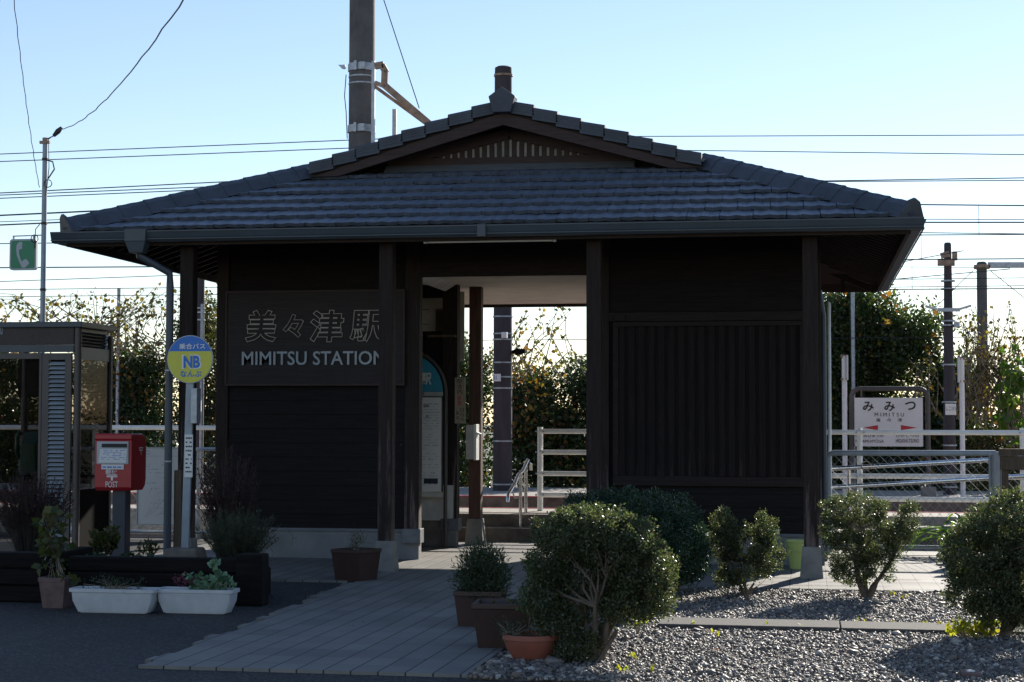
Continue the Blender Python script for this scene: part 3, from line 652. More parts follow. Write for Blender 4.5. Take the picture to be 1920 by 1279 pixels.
# right block
mb=MB(); mb.box(XQ+.12,XR,YW+.03,YW+.1,FZ,3.08); 
zb0,zb1=A(1330,893,YW).z,A(1330,612,YW).z; xb0,xb1=A(1160,700,YW).x,A(1500,700,YW).x
boards(mb,XQ+.12,XR-.02,YW+.03,FZ,zb0-.1,.12)
boards(mb,XQ+.12,XR-.02,YW+.03,zb1+.14,3.05,.135)
wr=mb.build('front_wall',M['wall'],B); found(XQ+.01,XR+.02,YW+.02,YW+.14,wr)
mb=MB(); x=xb0; n=18; st=(xb1-xb0)/n
for i in range(n): mb.box(xb0+i*st,xb0+(i+.62)*st,YW-.012,YW+.03,zb0,zb1)
for i in range(n): mb.box(xb0+(i+.62)*st,xb0+(i+1)*st,YW+.008,YW+.03,zb0,zb1)
mb.build('batten_panel',M['batten'],B)
mb=MB(); mb.box(xb0-.05,xb1+.06,YW-.03,YW+.03,zb0-.09,zb0-.001); mb.box(xb0-.05,xb1+.06,YW-.03,YW+.03,zb1+.001,zb1+.045); mb.box(xb0-.05,xb0-.001,YW-.03,YW+.03,zb0,zb1); mb.box(xb1+.001,xb1+.06,YW-.03,YW+.03,zb0,zb1)
mb.box(XQ+.121,XR-.02,YW-.015,YW+.03,zb1+.05,zb1+.135); mb.build('panel_frame',M['beam'],B,bevel=.003)
mb=MB(); mb.box(XQ,XQ+.12,YW-.01,YW+.13,FZ+.001,3.12); mb.build('corner_post',M['post'],B,bevel=.005)
mb=MB(); mb.box(XR-.12,XR,YW-.005,YW+.12,FZ+.001,3.12); mb.build('corner_post',M['post'],B,bevel=.005)
mb=MB(); mb.box(XR-.1,XR-.02,YW+.141,18.2,FZ,3.08); mb.box(XQ+.02,XQ+.1,YW+.141,18.2,FZ,ZO+.06); sw=mb.build('side_wall',M['wall'],B)
mb=MB(); mb.box(XR-.11,XR-.03,YW+.145,18.2,0,FZ-.002); mb.box(XQ+.03,XQ+.11,YW+.145,18.2,0,FZ-.002); mb.build('foundation',M['found'],sw)
mb=MB(); mb.box(XQ+.1,XR-.1,18.1,18.18,0,3.3); mb.build('back_wall',M['wall'],B)
# small plate and brace
a=A(1153,602,YW-.02);b=A(1172,591,YW-.02); mb=MB(); mb.box(a.x,b.x,YW-.045,YW-.03,a.z,b.z); mb.build('name_plate',M['beam'],B,bevel=.003)
mb=MB(); mb.beam(A(1555,508,20.7),A(1640,545,20.7),.05,.07); mb.beam(A(1580,520,20.7),A(1580,549,20.7),.05,.05); mb.build('eave_brace',M['post'],B)
# downpipes
def R3(px,py,Y): return A(px,py,Y)
t0=A(260,452,EY0-.05)
mb=MB(); pts=[t0+Vector((0,0,.02)),t0+Vector((0,.02,-.13)),A(318,522,14.62)+Vector((0,0,.05)),A(319,540,14.64)]; e=A(306,1040,14.64); e=Vector((pts[-1].x,14.64,.02)); pts.append(Vector((e.x,14.64,pts[-1].z-.1)));pts.append(e)
mb.tube(pts,.034,12); dp=mb.build('downpipe',M['pipe'],B,smooth=True)
mb=MB(); mb.frus(t0.x,EY0-.065,ZG-.10,ZG+.0,.12,.10,.19,.14); mb.frus(t0.x,EY0-.065,ZG+.0,ZG+.11,.19,.15,.20,.155); mb.build('rain_head',M['gutter'],dp,bevel=.004)
for z in (.95,1.75): mb=MB(); mb.tube([(e.x,14.64,z),(e.x,14.64,z+.012)],.039,12); mb.build('pipe_clip',M['galv'],dp)
x_=A(1541,700,16.6).x
mb=MB(); mb.tube([Vector((x_-.02,16.6,2.55)),Vector((x_-.0,16.6,2.40)),Vector((x_+.015,16.6,2.30)),Vector((x_+.015,16.6,.02))],.028,12); mb.build('downpipe',M['pipe'],B,smooth=True)
# ------------------------------------------------------------ signs and fittings on the building
t=thing('station_sign','dark wooden signboard with outlined kanji over MIMITSU STATION','sign',(A(590,720,YW-.03).x,YW,.9))
a=A(425,720,YW-.05);b=A(756,546,YW-.05)
mb=MB(); mb.box(a.x,b.x,YW-.05,YW-.02,a.z,b.z); sb=mb.build('board',M['signw'],t)
mb=MB()
for z in (.2,.43,.62,.82): zz=a.z+(b.z-a.z)*z; mb.box(a.x+.01,b.x-.01,YW-.0505,YW-.0502,zz,zz+.004)
mb.build('board_joint',M['black'],t)
mb=MB(); fw=.018
for (x0,x1,z0,z1) in ((a.x-fw,a.x,a.z-fw,b.z+fw),(b.x,b.x+fw,a.z-fw,b.z+fw),(a.x,b.x,a.z-fw,a.z),(a.x,b.x,b.z,b.z+fw)): mb.box(x0,x1,YW-.06,YW-.02,z0,z1)
mb.build('frame',M['barge'],t)
Yk=YW-.055
for ch,(p0,p1) in zip('美々津駅',((459,519),(530,570),(581,646),(655,722))):
    textpx(ch,'kanji_outline',p0,p1,581 if ch!='々' else 589,642 if ch!='々' else 634,Yk,M['outline'],t,outline=.011,th=.008,bold=.03,shear=.08)
textpx('MIMITSU STATION','lettering',454,723,658,685,Yk,M['letter'],t,th=.012,bold=.010)
# fluorescent light under the eave
t=thing('fluorescent_light','long white fluorescent batten light under the front eave','lamp',A(920,455,14.62))
a=A(795,455,14.62);b=A(1043,441,14.62)
mb=MB(); mb.box(a.x,b.x,14.60,14.64,a.z+.02,b.z); mb.prismY([(a.x,a.z+.02),(b.x,a.z+.02),(b.x,a.z+.035),(a.x,a.z+.035)],14.56,14.68); mb.build('housing',M['whited'],t,bevel=.003)
mb=MB(); mb.tube([(a.x+.03,14.62,a.z+.006),(b.x-.03,14.62,a.z+.006)],.013,10); mb.build('tube',M['paper'],t,smooth=True)
mb=MB(); mb.box(a.x,a.x+.025,14.6,14.64,a.z-.01,a.z+.02); mb.box(b.x-.025,b.x,14.6,14.64,a.z-.01,a.z+.02); mb.build('end_cap',M['grey'],t)
# white wedge lamp on the passage ceiling
t=thing('ceiling_light','white folded reflector lamp on the passage ceiling','lamp',A(812,540,17.0))
p=A(812,536,17.2); zc=ZO+.064
mb=MB(); mb.prismX([(16.55,zc),(17.75,zc),(17.75,zc-.03),(16.55,zc-.03)],p.x-.03,p.x+.03)
for s in (-1,1): mb.add([(p.x+s*.03,16.5,zc-.02),(p.x+s*.12,16.5,zc-.001),(p.x+s*.12,17.8,zc-.001),(p.x+s*.03,17.8,zc-.02),(p.x,16.5,zc-.075),(p.x,17.8,zc-.075)],[(0,1,2,3),(0,3,5,4),(1,4,5,2),(0,4,1),(3,2,5)])
mb.build('reflector',M['whited'],t)
# nest box in the niche
a=A(820,616,YB+.3);b=A(842,583,YB+.3)
mb=MB(); mb.box(a.x,b.x,YB+.2,YB+.35,wz0-.0,b.z); mb.add([(a.x-.02,YB+.18,b.z),(b.x+.02,YB+.18,b.z),(b.x+.02,YB+.36,b.z+.03),(a.x-.02,YB+.36,b.z+.03)],[(0,1,2,3)])
o=mb.build('wooden_box',M['old'],bevel=.004); tag(o,'small brown box standing in the high opening of the waiting room wall','box')
# arched timetable board
t=thing('timetable_board','arched steel framed timetable board with a blue top in the passage','notice board',(A(762,1028,17.7).x,17.7,PT))
cx=A(760,700,17.7).x; rx=A(836,700,17.7).x-cx; za=A(836,735,17.7).z
pts=[(cx-rx,17.7,PT)]+[(cx-rx,17.7,za)]+[(cx-rx*math.cos(q*math.pi/16),17.7,za+rx*math.sin(q*math.pi/16)) for q in range(1,16)]+[(cx+rx,17.7,za),(cx+rx,17.7,PT)]
mb=MB(); mb.tube(pts,.019,12); mb.build('arch_frame',M['alu'],t,smooth=True)
ri=rx-.03; mb=MB(); mb.prismY([(cx+ri*math.cos(q*math.pi/20),za+.0+ri*math.sin(q*math.pi/20)) for q in range(0,21)],17.69,17.71); mb.build('top_panel',M['teal'],t)
z1=A(800,923,17.7).z
mb=MB(); mb.box(cx-ri,cx+ri,17.695,17.712,z1-.05,za-.001); mb.build('backboard',M['panel'],t)
zz0,zz1=A(800,922,17.66).z,A(800,745,17.66).z
mb=MB(); mb.box(cx-ri+.02,A(828,800,17.66).x,17.66,17.685,zz0,zz1); mb.build('poster_case',M['paper'],t,bevel=.003)
mb=MB(); e1=A(828,800,17.66).x; mb.box(e1+.002,e1+.012,17.65,17.69,zz0,zz1+.01);mb.box(e1-.6,e1+.012,17.65,17.69,zz1+.002,zz1+.012); mb.build('case_edge',M['alu'],t)
mb=MB(); xx0=e1-.24
for i in range(30):
    z=zz1-.07-i*(zz1-zz0-.12)/30
    if i%7!=3: bars(mb,xx0,e1-.03,z,17.659,h=.008 if i%5 else .014,seg=.02)
mb.box(xx0,e1-.02,17.657,17.659,zz1-.16,zz1-.15); mb.build('timetable_print',M['grey'],t)
textpx('美々津駅','station_name',733,809,698,722,17.688,M['paper'],t,bold=.02)
textpx('時刻表','timetable_heading',772,796,734,741,17.69,M['black'],t)
textpx('宮崎','destination',794,804,759,764,17.659,M['black'],t)
textpx('54','fare_number',799,803,778,783,17.659,M['black'],t)
a=A(795,907,17.66);b=A(821,901,17.66); mb=MB(); mb.box(a.x,b.x,17.655,17.66,a.z,b.z+.02); mb.build('sticker',M['maildark'],t)
mb=MB(); a=A(740,975,17.83);b=A(850,910,17.83); mb.box(a.x,b.x,17.83,17.85,a.z,b.z); o=mb.build('blank_panel',M['panel']); tag(o,'blank pale panel low on the waiting room wall behind the timetable board','panel')
# vertical wooden notice
t=thing('notice_plaque','narrow pale wooden plaque with vertical brush writing on the passage post','notice',(A(862,795,YB-.08).x,YB-.07,1.2))
a=A(853,794,YB-.07);b=A(873,708,YB-.07); mb=MB(); mb.box(a.x,b.x,YB-.085,YB-.062,a.z,b.z); mb.build('plaque',M['plaque'],t,bevel=.002)
for i,(ch,mm) in enumerate(zip('駅舎内禁煙',['black']*3+['red']*2)):
    y0=711+i*9.5+(3 if i>2 else 0); textpx(ch,'brush_character',857,867 if i<3 else 866,y0,y0+8.5,YB-.0855,M[mm],t,th=.002)
for i,ch in enumerate('日向市'): textpx(ch,'brush_character',863,870,765+i*9,772.5+i*9,YB-.0855,M['black'],t,th=.002)
for i,ch in enumerate('美々'): textpx(ch,'brush_character',855,861,771+i*9,778+i*9,YB-.0855,M['black'],t,th=.002)
# white box on the passage post
t=thing('collection_box','small white metal box with open flap beside the rear brown post','box',A(884,861,18.0))
a=A(875,861,18.05);b=A(890,797,18.05)
mb=MB(); mb.box(a.x,b.x,18.0,18.14,a.z,b.z); mb.build('box_body',M['panel'],t,bevel=.004)
mb=MB(); mb.box(b.x+.002,b.x+.03,17.98,18.16,a.z-.01,b.z+.008); mb.build('box_door',M['white'],t,bevel=.003)
mb=MB(); c=A(894,810,18.05); mb.prismY([(b.x+.03,c.z),(b.x+.075,c.z-.02),(b.x+.03,c.z-.03)],18.0,18.1); mb.build('flap',M['white'],t)
mb=MB(); mb.tube([(A(752,835,YW-.02).x,YW-.03,A(752,835,YW).z),(A(754,832,YW-.02).x,YW-.04,A(752,835,YW).z+.01)],.012,8); o=mb.build('door_knob',M['steel'],B)
# ------------------------------------------------------------ phone booth, mailbox, bus stop, map
YF=15.7; bx=A(148,800,YF).x; Wb=.95; Db=.8; zt=A(140,603,YF).z
t=thing('phone_booth','bronze framed glass telephone booth with a louvred door strip','phone booth',(bx-Wb/2,YF+Db/2,0))
x0=bx-Wb; x1=bx; y0=YF; y1=YF+Db
mb=MB()
for (x,y) in ((x1-.035,y0+.035),(x0+.035,y0+.035),(x0+.035,y1-.035)): mb.tube([(x,y,0),(x,y,zt-.06)],.035,12)
mb.box(x1-.04,x1,y1-.04,y1,0,zt-.1); mb.build('corner_post',M['alu'],t,smooth=True)
mb=MB(); mb.box(x0-.02,x1+.02,y0-.02,y1+.02,zt-.055,zt); mb.build('roof',M['pipe'],t,bevel=.006)
mb=MB(); mb.box(x0+.07,x1-.07,y0+.01,y0+.05,zt-.22,zt-.056); mb.build('fascia',M['fascia'],t)
mb=MB(); mb.box(x0+.07,x1-.07,y0+.012,y0+.055,zt-.29,zt-.222); mb.box(x1-.045,x1-.012,y0+.07,y1-.04,zt-.36,zt-.24)
mb.build('fascia_band',M['pipe'],t)
mb=MB()
for k in range(5):
    z=zt-.09-.032*k; mb.add([(x1-.05,y0+.07,z),(x1-.05,y1-.04,z),(x1-.01,y1-.04,z-.022),(x1-.01,y0+.07,z-.022)],[(0,1,2,3)])
mb.box(x1-.06,x1-.05,y0+.07,y1-.04,zt-.24,zt-.056); mb.build('vent_louvre',M['pipe'],t)
# door leaf louvres
dx0,dx1=A(76,800,y0).x,A(131,800,y0).x
mb=MB(); zb=.05; ztp=zt-.30
lx0,lx1=A(89,800,y0).x,A(119,800,y0).x
mb.box(dx0,lx0,y0+.015,y0+.045,zb,ztp); mb.box(lx1,dx1,y0+.015,y0+.045,zb,ztp); mb.box(lx0,lx1,y0+.015,y0+.045,ztp-.065,ztp); mb.box(lx0,lx1,y0+.015,y0+.045,zb,zb+.1)
mb.box(x0+.07,dx0-.004,y0+.015,y0+.045,ztp-.055,ztp); mb.box(x0+.07,dx0-.004,y0+.015,y0+.045,zb,zb+.1); mb.box(x0+.075,x0+.11,y0+.015,y0+.045,zb,ztp); mb.box(dx0-.03,dx0-.004,y0+.015,y0+.045,zb+.1,ztp-.055)
df=mb.build('door_frame',M['alu'],t,bevel=.002)
mb=MB(); z=zb+.12
while z<ztp-.07: mb.add([(lx0,y0+.012,z),(lx1,y0+.012,z),(lx1,y0+.04,z+.026),(lx0,y0+.04,z+.026),(lx0,y0+.012,z-.004),(lx1,y0+.012,z-.004)],[(0,1,2,3),(4,5,1,0)]); z+=.042
mb.build('door_louvre',M['signpole'],df); mb=MB(); mb.box(lx0,lx1,y0+.046,y0+.05,zb,ztp); mb.build('added_louvre_backing',M['dark'],df)  # dark sheet added behind the slats to block background light speckling through
mb=MB(); mb.box(x0+.11,dx0-.03,y0+.028,y0+.032,zb+.1,ztp-.055); mb.build('front_pane',M['glass'],t)
mb=MB(); mb.box(x1-.024,x1-.02,y0+.07,y1-.04,.66,zt-.36); mb.build('side_pane',M['glass'],t)
mb=MB(); mb.box(x1-.035,x1-.01,y0+.07,y1-.04,.02,.655); mb.build('side_panel',M['dark'],t)
mb=MB(); mb.box(x0+.05,x1-.04,y1-.03,y1-.026,.3,zt-.3); mb.build('rear_pane',M['glass'],t)
mb=MB(); pa=A(34,745,y1-.05);pb=A(76,662,y1-.05); mb.box(pa.x,pb.x,y1-.06,y1-.055,pa.z,pb.z); mb.box(pa.x+.02,pb.x-.02,y1-.064,y1-.0605,pa.z+.08,pa.z+.16); mb.build('notice',M['beam'],t)
ph=thing('public_phone','green public telephone on the shelf inside the booth','telephone',(A(55,860,y1-.2).x,y1-.2,.85))
a=A(36,890,y1-.2);b=A(74,810,y1-.2)
mb=MB(); mb.prismX([(y1-.32,a.z),(y1-.06,a.z),(y1-.06,b.z),(y1-.2,b.z),(y1-.32,b.z-.12)],a.x+.06,b.x+.02); mb.build('phone_body',M['phone'],ph,bevel=.012)
mb=MB(); mb.tube([(a.x+.03,y1-.25,b.z-.01),(a.x+.02,y1-.3,b.z-.05),(a.x+.02,y1-.3,b.z-.2),(a.x+.03,y1-.25,b.z-.26)],[.03,.02,.02,.03],10); mb.build('handset',M['phone'],ph,smooth=True)
mb=MB(); mb.tube([(a.x+.03,y1-.27,b.z-.26),(a.x+.05,y1-.3,b.z-.4),(a.x+.14,y1-.3,b.z-.42),(a.x+.2,y1-.28,b.z-.25)],.006,6); mb.build('handset_cord',M['grey'],ph)
mb=MB(); mb.box(x0+.1,x1-.08,y1-.4,y1-.04,a.z-.03,a.z-.002); mb.build('shelf',M['dark'],t)
# logo bit on fascia
textpx('0','fascia_emblem',0,6,610,628,y0+.008,M['grey'],t,outline=.03)
# mailbox
YM=15.2; a=A(177,920,YM);b=A(247,813,YM); mw=b.x-a.x; md=.36; mz0,mz1=a.z,b.z
t=thing('mailbox','red Japanese post box on a dark blue pedestal beside the booth','mailbox',(a.x+mw/2,YM+md/2,0))
mb=MB(); r=.03
prof=[]
def rr(x0,x1,z0,z1,r,n=4):
    o=[]
    for (cx_,cz_,a0) in ((x1-r,z0+r,-90),(x1-r,z1-r,0),(x0+r,z1-r,90),(x0+r,z0+r,180)):
        for k in range(n+1): q=math.radians(a0+90*k/n); o.append((cx_+r*math.cos(q),cz_+r*math.sin(q)))
    return o
mb.prismX([(YM,mz0+.03),(YM+.03,mz0),(YM+md-.08,mz0),(YM+md-.02,mz0+.04),(YM+md,mz0+.1),(YM+md,mz1-.08),(YM+md-.03,mz1-.03),(YM+md-.1,mz1-.004),(YM+.05,mz1),(YM+.012,mz1-.02),(YM+.006,mz1-.06),(YM,mz1-.065)],a.x,b.x)
mb.build('mailbox_body',M['mailred'],t,bevel=.012)
mb=MB(); mb.box(a.x-.004,b.x+.004,YM-.008,YM+.28,mz1-.06,mz1-.002); mb.build('mailbox_hood',M['mailred'],t,bevel=.012)
pa,pb=A(181,870,YM-.01),A(241,828,YM-.01)
mb=MB(); mb.box(pa.x,pb.x,YM-.012,YM-.001,pa.z,pb.z); mb.build('slot_frame',M['grey'],t,bevel=.003)
mb=MB(); mb.box(pa.x+.05,pb.x-.012,YM-.016,YM-.0125,pb.z-.055,pb.z-.02); mb.build('mail_slot',M['black'],t)
mb=MB(); mb.add([(pa.x+.02,YM-.016,pa.z+.012),(pb.x-.02,YM-.016,pa.z+.012),(pb.x-.012,YM-.016,pb.z-.07),(pa.x+.035,YM-.016,pb.z-.07)],[(0,1,2,3)]); pl_=mb.build('collection_times',M['paper'],t)
mb=MB()
for i in range(6): bars(mb,pa.x+.045,pb.x-.03,pb.z-.082-i*.016,YM-.0162,h=.005,t=.001,seg=.02)
mb.build('times_print',M['blue'],t)
a1,b1=A(190,880,YM-.01),A(232,871,YM-.01); mb=MB(); mb.box(a1.x,b1.x,YM-.01,YM-.001,a1.z,b1.z); mb.build('sticker',M['paper'],t)
mb=MB(); bars(mb,a1.x+.01,b1.x-.01,a1.z+.02,YM-.0102,h=.012,t=.001,seg=.04,gap=.2); mb.build('sticker_print',M['blue'],t)
textpx('郵便','postal_kanji',198,221,880,889,YM-.0005,M['white'],t,th=.003,bold=.01)
textpx('〒','postal_mark',200,220,890,901,YM-.0005,M['white'],t,th=.003,bold=.02)
textpx('POST','post_lettering',198,221,903,914,YM-.0005,M['white'],t,th=.003)
Ms=Matrix.Translation((b.x,0,0))@Matrix.Rotation(math.radians(90),4,'Z')
text('〒','side_mark',YM+.18,YM+.27,mz1-.2,mz1-.13,-.003,M['white'],t,th=.002,M4=Ms)
px_=A(226,1000,YM+.15).x; mb=MB(); mb.box(px_-.065,px_+.065,YM+.1,YM+.23,0,mz0+.002); mb.build('pedestal',M['maildark'],t,bevel=.008)
# map board and chain-link fence behind
def chain(mb,x0,x1,z0,z1,Y,s=.085,r=.0016,sl=0):
    H=z1-z0; n=int((x1-x0+H)/s)+2
    for k in range(-1,n):
        for sg in (1,-1):
            xa=x0-H+k*s if sg==1 else x0+k*s; za,zb=(z0,z1); xb=xa+H*sg
            # clip
            (p0,q0),(p1,q1)=((xa,za),(xb,zb)) if xa<xb else ((xb,zb),(xa,za))
            if p1<x0 or p0>x1: continue
            def at(x): return q0+(q1-q0)*(x-p0)/(p1-p0)
            c0=max(p0,x0);c1=min(p1,x1)
            if c1-c0<.005: continue
            mb.tube([(c0,Y+.002*sg,at(c0)),(c1,Y+.002*sg,at(c1))],r,3,False)
YC=18.55
t=thing('chain_link_fence','chain link fence in front of the platform left of the station','fence',(A(300,1000,YC).x,YC,0),group='chain link fences before the platform')
x0,x1=A(100,900,YC).x,A(420,900,YC).x; zb,ztp=A(300,997,YC).z,A(300,842,YC).z
mb=MB(); chain(mb,x0,x1,zb,ztp,YC); mb.build('fence_mesh',M['galv'],t)
mb=MB(); mb.tube([(x0,YC,ztp),(x1,YC,ztp)],.02,8); mb.tube([(x0,YC,zb),(x1,YC,zb)],.018,8)
mb.build('rail',M['galv'],t,smooth=True)
for px in (240,372): p=A(px,900,YC+.03); mb=MB(); mb.tube([(p.x,YC+.03,0),(p.x,YC+.03,ztp)],.022,8); mb.build('post',M['galv'],t,smooth=True)
YP=18.45
a,b=A(256,984,YP),A(365,839,YP)
t=thing('map_board','white street map board mounted on the chain link fence','map board',((a.x+b.x)/2,YP,0))
mb=MB(); mb.box(a.x,b.x,YP,YP+.02,a.z,b.z); mb.build('map_panel',M['paper'],t)
mb=MB(); f_=.012
for q in ((a.x,a.x+f_,a.z,b.z),(b.x-f_,b.x,a.z,b.z),(a.x+f_,b.x-f_,a.z,a.z+f_),(a.x+f_,b.x-f_,b.z-f_,b.z)): mb.box(q[0],q[1],YP-.008,YP+.024,q[2],q[3])
mb.build('map_frame',M['grey'],t)
mb=MB(); random.seed(3)
for i in range(26):
    x=random.uniform(a.x+.04,b.x-.1); z=random.uniform(a.z+.04,b.z-.15); bars(mb,x,min(b.x-.03,x+random.uniform(.04,.12)),z,YP-.0005,h=.006,t=.001,seg=.012)
for i in range(14):
    x=random.uniform(a.x+.05,b.x-.1); z=random.uniform(a.z+.04,a.z+.4); an=random.uniform(.2,1.3); l_=random.uniform(.05,.16); mb.beam((x,YP-.001,z),(x+l_*math.cos(an),YP-.001,min(z+l_*math.sin(an),b.z-.05)),.001,.003)
mb.box(a.x+.02,b.x-.02,YP-.0015,YP-.0005,b.z-.10,b.z-.097)
mb.build('map_print',M['signpole'],t)
mb=MB(); mb.box(a.x+.03,a.x+.15,YP-.0015,YP-.0005,b.z-.075,b.z-.07); mb.box(a.x+.03,a.x+.15,YP-.0015,YP-.0005,b.z-.045,b.z-.04); mb.build('map_heading',M['blue'],t)
# bus stop
YS=14.35; c=A(359,674,YS); rd=A(402,674,YS).x-c.x
t=thing('bus_stop_sign','round yellow and blue bus stop sign on a grey steel pole','bus stop sign',(A(346,1035,YS).x,YS,.2))
base=Vector((A(347,1036,YS).x,YS,.18)); top=Vector((A(357,722,YS).x,YS,c.z-.2))
mb=MB(); mb.beam(base,top+Vector((0,0,.1)),.03,.068,up=(1,0,0)); mb.build('pole',M['signpole'],t,bevel=.006)
mb=MB(); mb.tube([(c.x,YS-.035,c.z),(c.x,YS-.018,c.z)],rd,48); mb.build('disc_rim',M['grey'],t)
def discpart(r_,z0,z1,y,mt,name):
    pts=[]
    n=60
    for k in range(n):
        q=2*math.pi*k/n; x,z=r_*math.cos(q),r_*math.sin(q)
        pts.append((c.x+x,c.z+min(max(z,z0),z1)))
    mb=MB(); mb.prismY(pts,y,y+.003); return mb.build(name,mt,t)
r2=rd*.965
zs=A(359,659,YS).z-c.z
def seg(up):
    pts=[]; q0=math.asin(zs/r2)
    if up: an=[q0+(math.pi-2*q0)*k/40 for k in range(41)]
    else: an=[math.pi-q0+(math.pi+2*q0)*k/60 for k in range(61)]
    return [(c.x+r2*math.cos(q),c.z+r2*math.sin(q)) for q in an]
mb=MB(); mb.prismY(seg(True),YS-.039,YS-.0355); mb.build('disc_face',M['blue'],t)
mb=MB(); mb.prismY(seg(False),YS-.039,YS-.0355); mb.build('disc_face',M['yellow'],t)
textpx('乗合バス','bus_lettering',336,385,644,655,YS-.0395,M['white'],t,th=.002,bold=.012)
textpx('NB','emblem_outline',341,378,665,692,YS-.0395,M['white'],t,th=.002,bold=.05)
textpx('NB','emblem',344,375,667,690,YS-.0418,M['blue'],t,th=.002,bold=.035)
textpx('なんぶ','operator_lettering',338,378,695,707,YS-.0395,M['blue'],t,th=.002,bold=.018)
a=A(358,794,YS-.05);b=A(370,728,YS-.05); mb=MB(); mb.box(a.x,b.x,YS-.06,YS+.04,a.z,b.z); mb.build('timetable_case',M['galv'],t,bevel=.003)
a=A(345,895,YS-.05);b=A(361,815,YS-.05); mb=MB(); mb.box(a.x,b.x,YS-.045,YS-.035,a.z,b.z); mb.build('notice_sheet',M['paper'],t)
mb=MB()
for i in range(9): bars(mb,a.x+.01,b.x-.006,b.z-.03-i*.036,YS-.0452,h=.013,t=.001,seg=.014)
mb.build('notice_print',M['black'],t)
mb=MB(); mb.frus(base.x,YS,.0,.225,.36,.34,.28,.24); mb.build('base_block',M['concd'],t,bevel=.02)
# weathered wooden stake fixed to the front left post
a=A(326,1035,14.68);b=A(342,882,14.68); mb=MB(); mb.box(a.x,b.x,14.66,14.73,.15,b.z); o=mb.build('wooden_stake',M['old'],bevel=.004); tag(o,'short pale grained timber stake against the left front post','stake')
# phone sign pole
YL=17.2; p0=A(80,597,YL); p1=A(91,262,YL); xx=(p0.x+p1.x)/2
t=thing('sign_pole','tall thin grey steel pole behind the phone booth','pole',(p0.x,YL,0))
mb=MB(); mb.tube([(p0.x,YL,0),(p0.x,YL,p1.z)],[.030,.027],12); mb.build('pole',M['signpole'],t,smooth=True)
tp=Vector((p0.x,YL,p1.z))
mb=MB(); mb.beam(tp+Vector((-.05,-.02,-.03)),tp+Vector((.06,-.02,-.03)),.03,.03); mb.tube([tp+Vector((0,0,-.02)),tp+Vector((0,0,.02))],.031,10); mb.build('pole_bracket',M['rust'],t)
mb=MB(); 
for dz in (-.22,-.9,-1.6): mb.tube([tp+Vector((0,0,dz)),tp+Vector((0,0,dz+.025))],.034,10)
mb.tube([tp+Vector((-.035,-.03,-.9)),tp+Vector((-.08,-.03,-.95)),tp+Vector((-.09,-.03,-1.15))],.005,6)
mb.tube([tp+Vector((.03,-.03,-.22)),tp+Vector((.10,-.03,-.24)),tp+Vector((.12,-.03,-.32)),tp+Vector((.05,-.03,-.42))],.008,6)
mb.tube([tp+Vector((.05+.045*math.cos(q*.6),-.03,-.47+.04*math.sin(q*.6))) for q in range(12)],.005,5)
mb.tube([tp+Vector((-.09+.04*math.cos(q*.6),-.03,-1.05+.04*math.sin(q*.6))) for q in range(12)],.005,5)
mb.tube([tp+Vector((.15,0,.08)),tp+Vector((.05,-.03,.0)),tp+Vector((.06,-.03,-.3)),tp+Vector((.03,-.03,-.6))],.005,5)
mb.build('cable_loop',M['wire'],t)
a=A(19,507,YL);b=A(70,448,YL)
t2=thing('phone_sign','green hanging sign with a white telephone handset','sign',((a.x+b.x)/2,YL,a.z))
mb=MB(); mb.prismY(rr(a.x,b.x,a.z,b.z,.03),YL-.02,YL+.02); mb.build('sign_frame',M['grey'],t2)
mb=MB(); mb.prismY(rr(a.x+.018,b.x-.018,a.z+.018,b.z-.018,.018),YL-.0235,YL-.0205); mb.build('sign_face',M['green'],t2)
S=[(35,457),(33,462),(32.5,470),(34,480),(38,491),(43,502),(48,503),(56,496),(57,493),(51,486),(47,487),(43,491),(40,484),(38,476),(38,469),(44,467),(44,455),(39,454)]
mb=MB(); mb.prismY([(A(px,py,YL).x,A(px,py,YL).z) for px,py in S],YL-.027,YL-.024); mb.build('handset_symbol',M['grey'],t2)
mb=MB(); q0=A(24,443,YL);q1=A(75,441,YL); mb.beam(q0,Vector((p0.x,YL,q1.z)),.012,.012); 
for px in (26,64): q=A(px,444,YL); mb.box(q.x-.01,q.x+.01,YL-.005,YL+.005,b.z-.01,q0.z)
mb.build('sign_bracket',M['galv'],t2)
# ------------------------------------------------------------ background: fences, platform furniture, poles
def whitefence(name,label,xs,x0,x1,zs,Y,zp,group=None,r=.028):
    t=thing(name,label,'fence',((x0+x1)/2,Y,zp),group=group)
    for x in xs:
        mb=MB(); mb.tube([(x,Y+.04,zp),(x,Y+.04,zs[0]+.05)],r*1.15,12); mb.build('fence_post',M['white'],t,smooth=True)
        for z in zs:
            for d in (-.035,.045): mb=MB(); mb.tube([(x+d,Y-.028,z),(x+d,Y-.036,z)],.012,8); mb.build('bolt',M['galv'],t)
    for z in zs:
        mb=MB(); mb.tube([(x0,Y,z),(x1,Y,z)],r,12); mb.build('rail',M['white'],t,smooth=True)
    return t
YR=19.75
zs=[A(1060,y,YR).z for y in (809,848,888,928)]
xw=A(1013,880,YR).x
whitefence('platform_fence','white pipe fence behind the passage with four rails',[xw],xw,A(1290,880,YR).x,zs,YR-.05,PZ)
zs2=[A(1700,y,YR).z for y in (811,893,936)]
xa=A(1548,880,YR).x
whitefence('platform_fence','white three rail pipe fence behind the grey chain link right of the station',[A(1612,880,YR).x,A(1918,880,YR).x],xa,A(2100,880,YR).x,zs2,YR-.05,PZ)
zs3=[A(280,y,YR).z for y in (802,)]
whitefence('platform_fence','white single rail fence on the platform behind the mailbox',[A(178,880,YR).x,A(-150,880,YR).x],A(-300,880,YR).x,A(430,880,YR).x,zs3,YR-.05,PZ)
